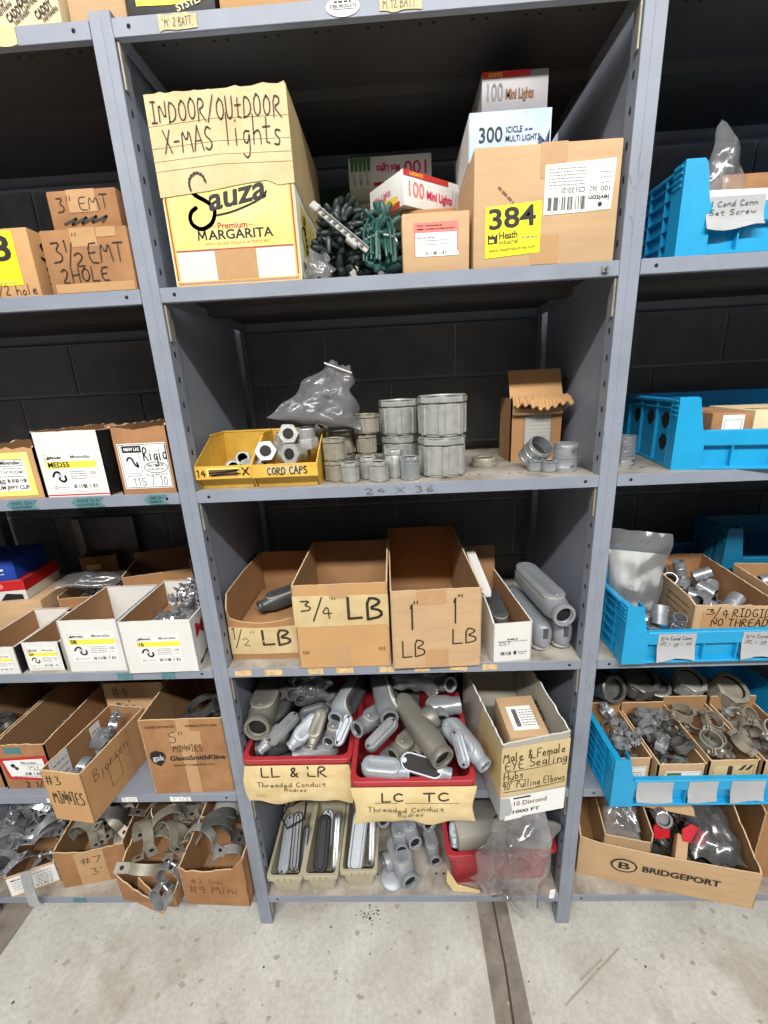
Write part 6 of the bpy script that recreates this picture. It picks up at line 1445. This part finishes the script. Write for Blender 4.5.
pl_('second chrome cover leaning against the side of the tan bin by the post', (.118,.035,.16), (.122,.14,.23), .022, 'alu_dark', up=(-.8,-.6,.6), t=.008)
pl_('black ribbed cover in the middle tan bin', (.180,.030,.170), (.182,.16,.250), .044, 'rubber', up=(-.2,-1,.6), t=.007)
pl_('grey round-ended cover behind the black one in the middle tan bin', (.19,.10,.19), (.19,.18,.266), .04, 'alu', up=(0,-1,.5), t=.008)
pl_('chrome cover on edge at the inner side of the middle tan bin', (.222,.035,.165), (.224,.16,.258), .036, 'alu_shiny', up=(-1,-.6,.4), t=.008)
pl_('large dull cover showing its flat oval back in the third tan bin', (.285,.028,.172), (.305,.165,.268), .052, 'alu', up=(-.2,-1,.6), raised=False, t=.008)
pl_('chrome cover on edge at the inner side of the third tan bin', (.338,.04,.165), (.342,.16,.25), .034, 'alu_shiny', up=(-1,-.4,.4), t=.008)
pl_('dark cover behind the large dull one in the third tan bin', (.30,.12,.19), (.31,.20,.275), .045, 'alu_dark', up=(0,-1,.5), t=.008)
mb = MB(); mb.tube([(.06,.2,.27),(.05,.12,.285),(.075,.09,.28),(.12,.13,.27),(.11,.2,.25)], .003, 8); mb.tube([(.04,.22,.25),(.045,.15,.29),(.08,.16,.292),(.1,.2,.27)], .003, 8)
tag(mb.build('bent_wire', 'rubber', None, True), 'dark bent cable curling up at the back of the tan bin by the post', 'cable')
zz = zE
cb_('grey casting with its mouth up toward the third tan bin, loose on the bottom shelf', (.380,.125,.215), (.350,.215,.180), .044,.042,.020, m='alu', hubl=.018)
cb_('broad loose casting with a pale oval end, lying on the bottom shelf', (.460,.010,.163), (.405,.135,.160), .068,.064,.027, m='alu', hubs=('front','left'), hubl=.026)
cb_('loose casting with two mouths stacked behind the broad one', (.435,.072,.205), (.418,.18,.19), .048,.046,.021, m='alu', hubl=.022, hubs=('front',))
cb_('grey loose casting leaning toward the red bin', (.541,.066,.165), (.522,.17,.155), .046,.044,.020, m='alu', hubl=.02)
cb_('loose casting with its mouth raised highest, near the red bin', (.526,.099,.235), (.480,.185,.20), .05,.046,.023, m='alu', hubl=.022)
cb_('loose casting in the middle of the heap with mouth toward the viewer', (.479,.086,.195), (.446,.18,.18), .046,.044,.022, m='alu_light', hubl=.02)
cb_('loose casting at the back of the heap in the shade', (.40,.24,.16), (.5,.29,.165), .055,.055,.022, m='alu', hubl=.02)
He = Heap([rack] + [q for q in bpy.data.objects if q.parent is None and q.name.startswith('parts_bin') and 'tan bin' in q['label']])
for q in [q for q in bpy.data.objects if q.parent is None and q.name.startswith('cover_plate') and 'tan bin' in q['label']]: He.settle(q, .03, .02)
for w_ in ('broad loose casting','middle of the heap','leaning toward the red bin','third tan bin, loose','two mouths','raised highest','back of the heap'):
    for q in [q for q in bpy.data.objects if q.parent is None and q.name.startswith('conduit_fitting') and w_ in q['label']]:
        if 'bin, ' in q['label'] and 'loose' not in q['label']: continue
        He.settle(q, .05, .02)
mb = MB(); mb.lathe([(.0,0),(.03,0),(.036,.004),(.036,.012),(.03,.016),(.0,.016)], 24, 0); o = mb.build('round_cap','alu_light',None,True); place(o,(.402,.045,zE+.004),(.25,.1,0),1.0); tag(o,'pale round cap under the broad loose casting','cap')
rb = thing('parts_bin', 'red bin on the bottom shelf, half covered by a hanging clear bag', 'bin', (.580,.020,zE+E_), (0,0,math.radians(3)))
tray(rb, .312, .33, .146, .012, 'red_plastic')
mb = MB(); V = [(-.010,-.013,.10),(-.014,-.014,.05),(.006,-.016,.012),(.085,-.020,.001),(.088,-.018,.010),(.02,-.015,.035)]; mb.prism(V, (0,.0015,0)); mb.build('torn_paper', 'paper_bag', rb)
o = closed('grey_carton', 'long grey green box lying in the red bin on the bottom shelf', 'box', (.610,.045,zE+.098), 8, .155, .11, .075, 'card_grey')
cb_('pale casting standing at the end of the grey box in the red bin', (.598,.06,.235), (.606,.12,.27), .034,.032,.015, m='alu_light', hubl=.014)
o = closed('grey_carton', 'dark grey box leaning in the red bin under the white cable carton', 'box', (.765,.045,zE+.095), -4, .112, .16, .105, 'paper_grey', rot=(.25,0,-.05))
closed('base_carton', 'plain carton on the floor of the red bin under the grey boxes', 'box', (.61,.05,zE+.006), 3, .26, .22, .085, 'card_dk')
bag('hanging_bag', 'large clear plastic bag hanging over the red bin and the shelf edge', [(.625,-.040,.262),(.800,-.062,.118),(.868,-.040,.46),(.712,-.018,.50)], .045, 'clear_film', 77, 34, .026)
slab(Face((.838,-.075,.235),(1,0,0),(0,0,1)), [(0,0),(.014,.002),(.016,.036),(.002,.034)], 'paper', bpy.data.objects['hanging_bag'], 'white_sticker')

# ================================================================== SHELF E, bay with blue crates
o = carton('logo_carton', 'long tan carton with black oval logo, set askew on the bottom shelf', 'box', (.976,.060,zE+E_), -12, .468, .25, [(0,.153),(.12,.142),(.5,.140),(1,.138)], [(0,.153),(.2,.185),(1,.19)], [(0,.138),(.15,.15),(.5,.17),(.8,.20),(1,.19)], [(0,.19),(1,.19)], ('card','card_dk','card_torn'), jit=[.0006,.002,.005,.001], bow=.004)
p = Print(FRONT, .005); p.disc(.126,.076,.036,.0265,'ink',n=32).disc(.126,.076,.031,.0215,'cream',.0003,32).text('B', .126,.064,.025,.030,'ink',True,align='c',dc=.0006).text('BRIDGEPORT', .176,.066,.022,.198,'ink',True)
for q in range(len(p.m)): p.m[q] = p.m[q]
p.m = [len(PALN) if m == PI_['cream'] else m for m in p.m]; bp = p.build('lettering', PAL+[M['card']], o)
slab(Face((0,.25-.0036,0),(1,0,0),(0,0,1)), rpoly(.01,.1,.05,.185), 'paper_grey', o, 'inside_label')
fm = fmat(o)
q = carton('inner_carton', 'small open carton of bagged clips inside the long tan carton', 'box', fm @ Vector((.075,.03,.012)), 0, .13, .17, .128, .135, .165, .14, ('card','card_in','card_torn'), jit=.001, rot=fm.to_3x3().to_euler())
def inb(x,y,z): return fm @ Vector((x,y,z))
o = bag('blister_bag', 'clear bag of bright screws with a red tag in the small open carton', [inb(.085,.045,.125),inb(.185,.04,.12),inb(.175,.15,.20),inb(.08,.15,.21)], .03, 'clear_film_thick', 91, 14, .008)
pile('packed_screw', [m_tube(.008,.05,'chrome')], 10, (.09,.18,.06,.15,.13,.175), 'bright screw in the clear bag with red tag', 'screw', 'screws in the bag with red tag', 92, frame=fm, minsep=.014)
mb = MB(); mb.prism([(0,0,0),(.03,0,0),(.04,.0,.035),(.02,0,.05),(.002,0,.04)], (0,.003,0)); o = mb.build('red_tag','red_fabric'); place(o, inb(.105,.128,.185), (-.5,.1,-.2)); tag(o,'red paper tag on top of the bag of screws','tag')
for i,(x,y,z,e,lab) in enumerate([(.220,.05,.135,(-.5,.3,.2),'red card tag standing at the middle of the long tan carton'),(.295,.055,.140,(-.6,.1,-.3),'red card tag lying on dark fittings in the long tan carton'),(.275,.15,.165,(-.6,-.2,.5),'small red tag behind the chrome fitting in the long tan carton')]):
    mb = MB(); mb.prism([(0,0,0),(.055,0,.004),(.058,0,.04),(.02,0,.052),(-.004,0,.03)], (0,.003,0)); o = mb.build('red_tag','red_fabric'); place(o, inb(x,y,z), e); tag(o, lab, 'tag')
o = closed('tan_sleeve', 'worn tan cardboard sleeve slanting between the red tags', 'box', inb(.262,.035,.085), 0, .030, .07, .035, 'card', rot=(.5,.2,-.5))
coupling('compression_coupling', 'chrome fitting lying behind the red tags in the long tan carton', inb(.245,.12,.165), .024,.05, (1.1,.5,-.4), 'chrome')
spawn('pipe_elbow', m_elbow(.02,'steel_dark'), inb(.30,.13,.16), (.2,.4,-.8), 'dark elbow beside the chrome fitting in the long tan carton', 'pipe fitting')
heap('loose_fitting', [m_tube(.016,.05,'rubber'), m_bushing(.018,.02,'steel_dark')], 40, (.235,.44,.03,.2,.005,.095), 'dark loose fitting lying deep in the long tan carton', 'pipe fitting', 'dark fittings in the long tan carton', 95, [bpy.data.objects['logo_carton']]+[q for q in bpy.data.objects if q.parent is None and 'small open carton of bagged' in q.get('label','')], frame=fm, tries=5)
bag('dark_bag', 'grey crumpled bag of fittings at the outer end of the long tan carton', [inb(.315,.02,.125),inb(.455,.03,.115),inb(.44,.19,.17),inb(.33,.2,.21)], .05, 'clear_grey', 97, 18, .012)
pile('bagged_fitting', [m_tube(.014,.045,'steel_dark'), m_tube(.012,.05,'chrome')], 16, (.335,.44,.05,.17,.11,.15), 'dark bright fitting showing through the grey crumpled bag', 'pipe fitting', 'fittings in the grey bag', 98, frame=fm, minsep=.022)
mb = MB(); mb.prism([(0,0,0),(.20,0,0),(.19,.085,.0),(.01,.09,0)], (0,0,.003)); o = mb.build('loose_flap','card'); place(o, inb(.145,.105,.192), (.35,.05,-.2)); tag(o,'tan cardboard flap bent up at the back of the long tan carton','box flap')
o = carton('dark_carton', 'brown carton in the shade beyond the long tan one', 'box', (1.50,.06,zE+E_), -20, .2, .25, .24, .24, .24, .24, ('card_dk','card_in','card_torn'), jit=.002)
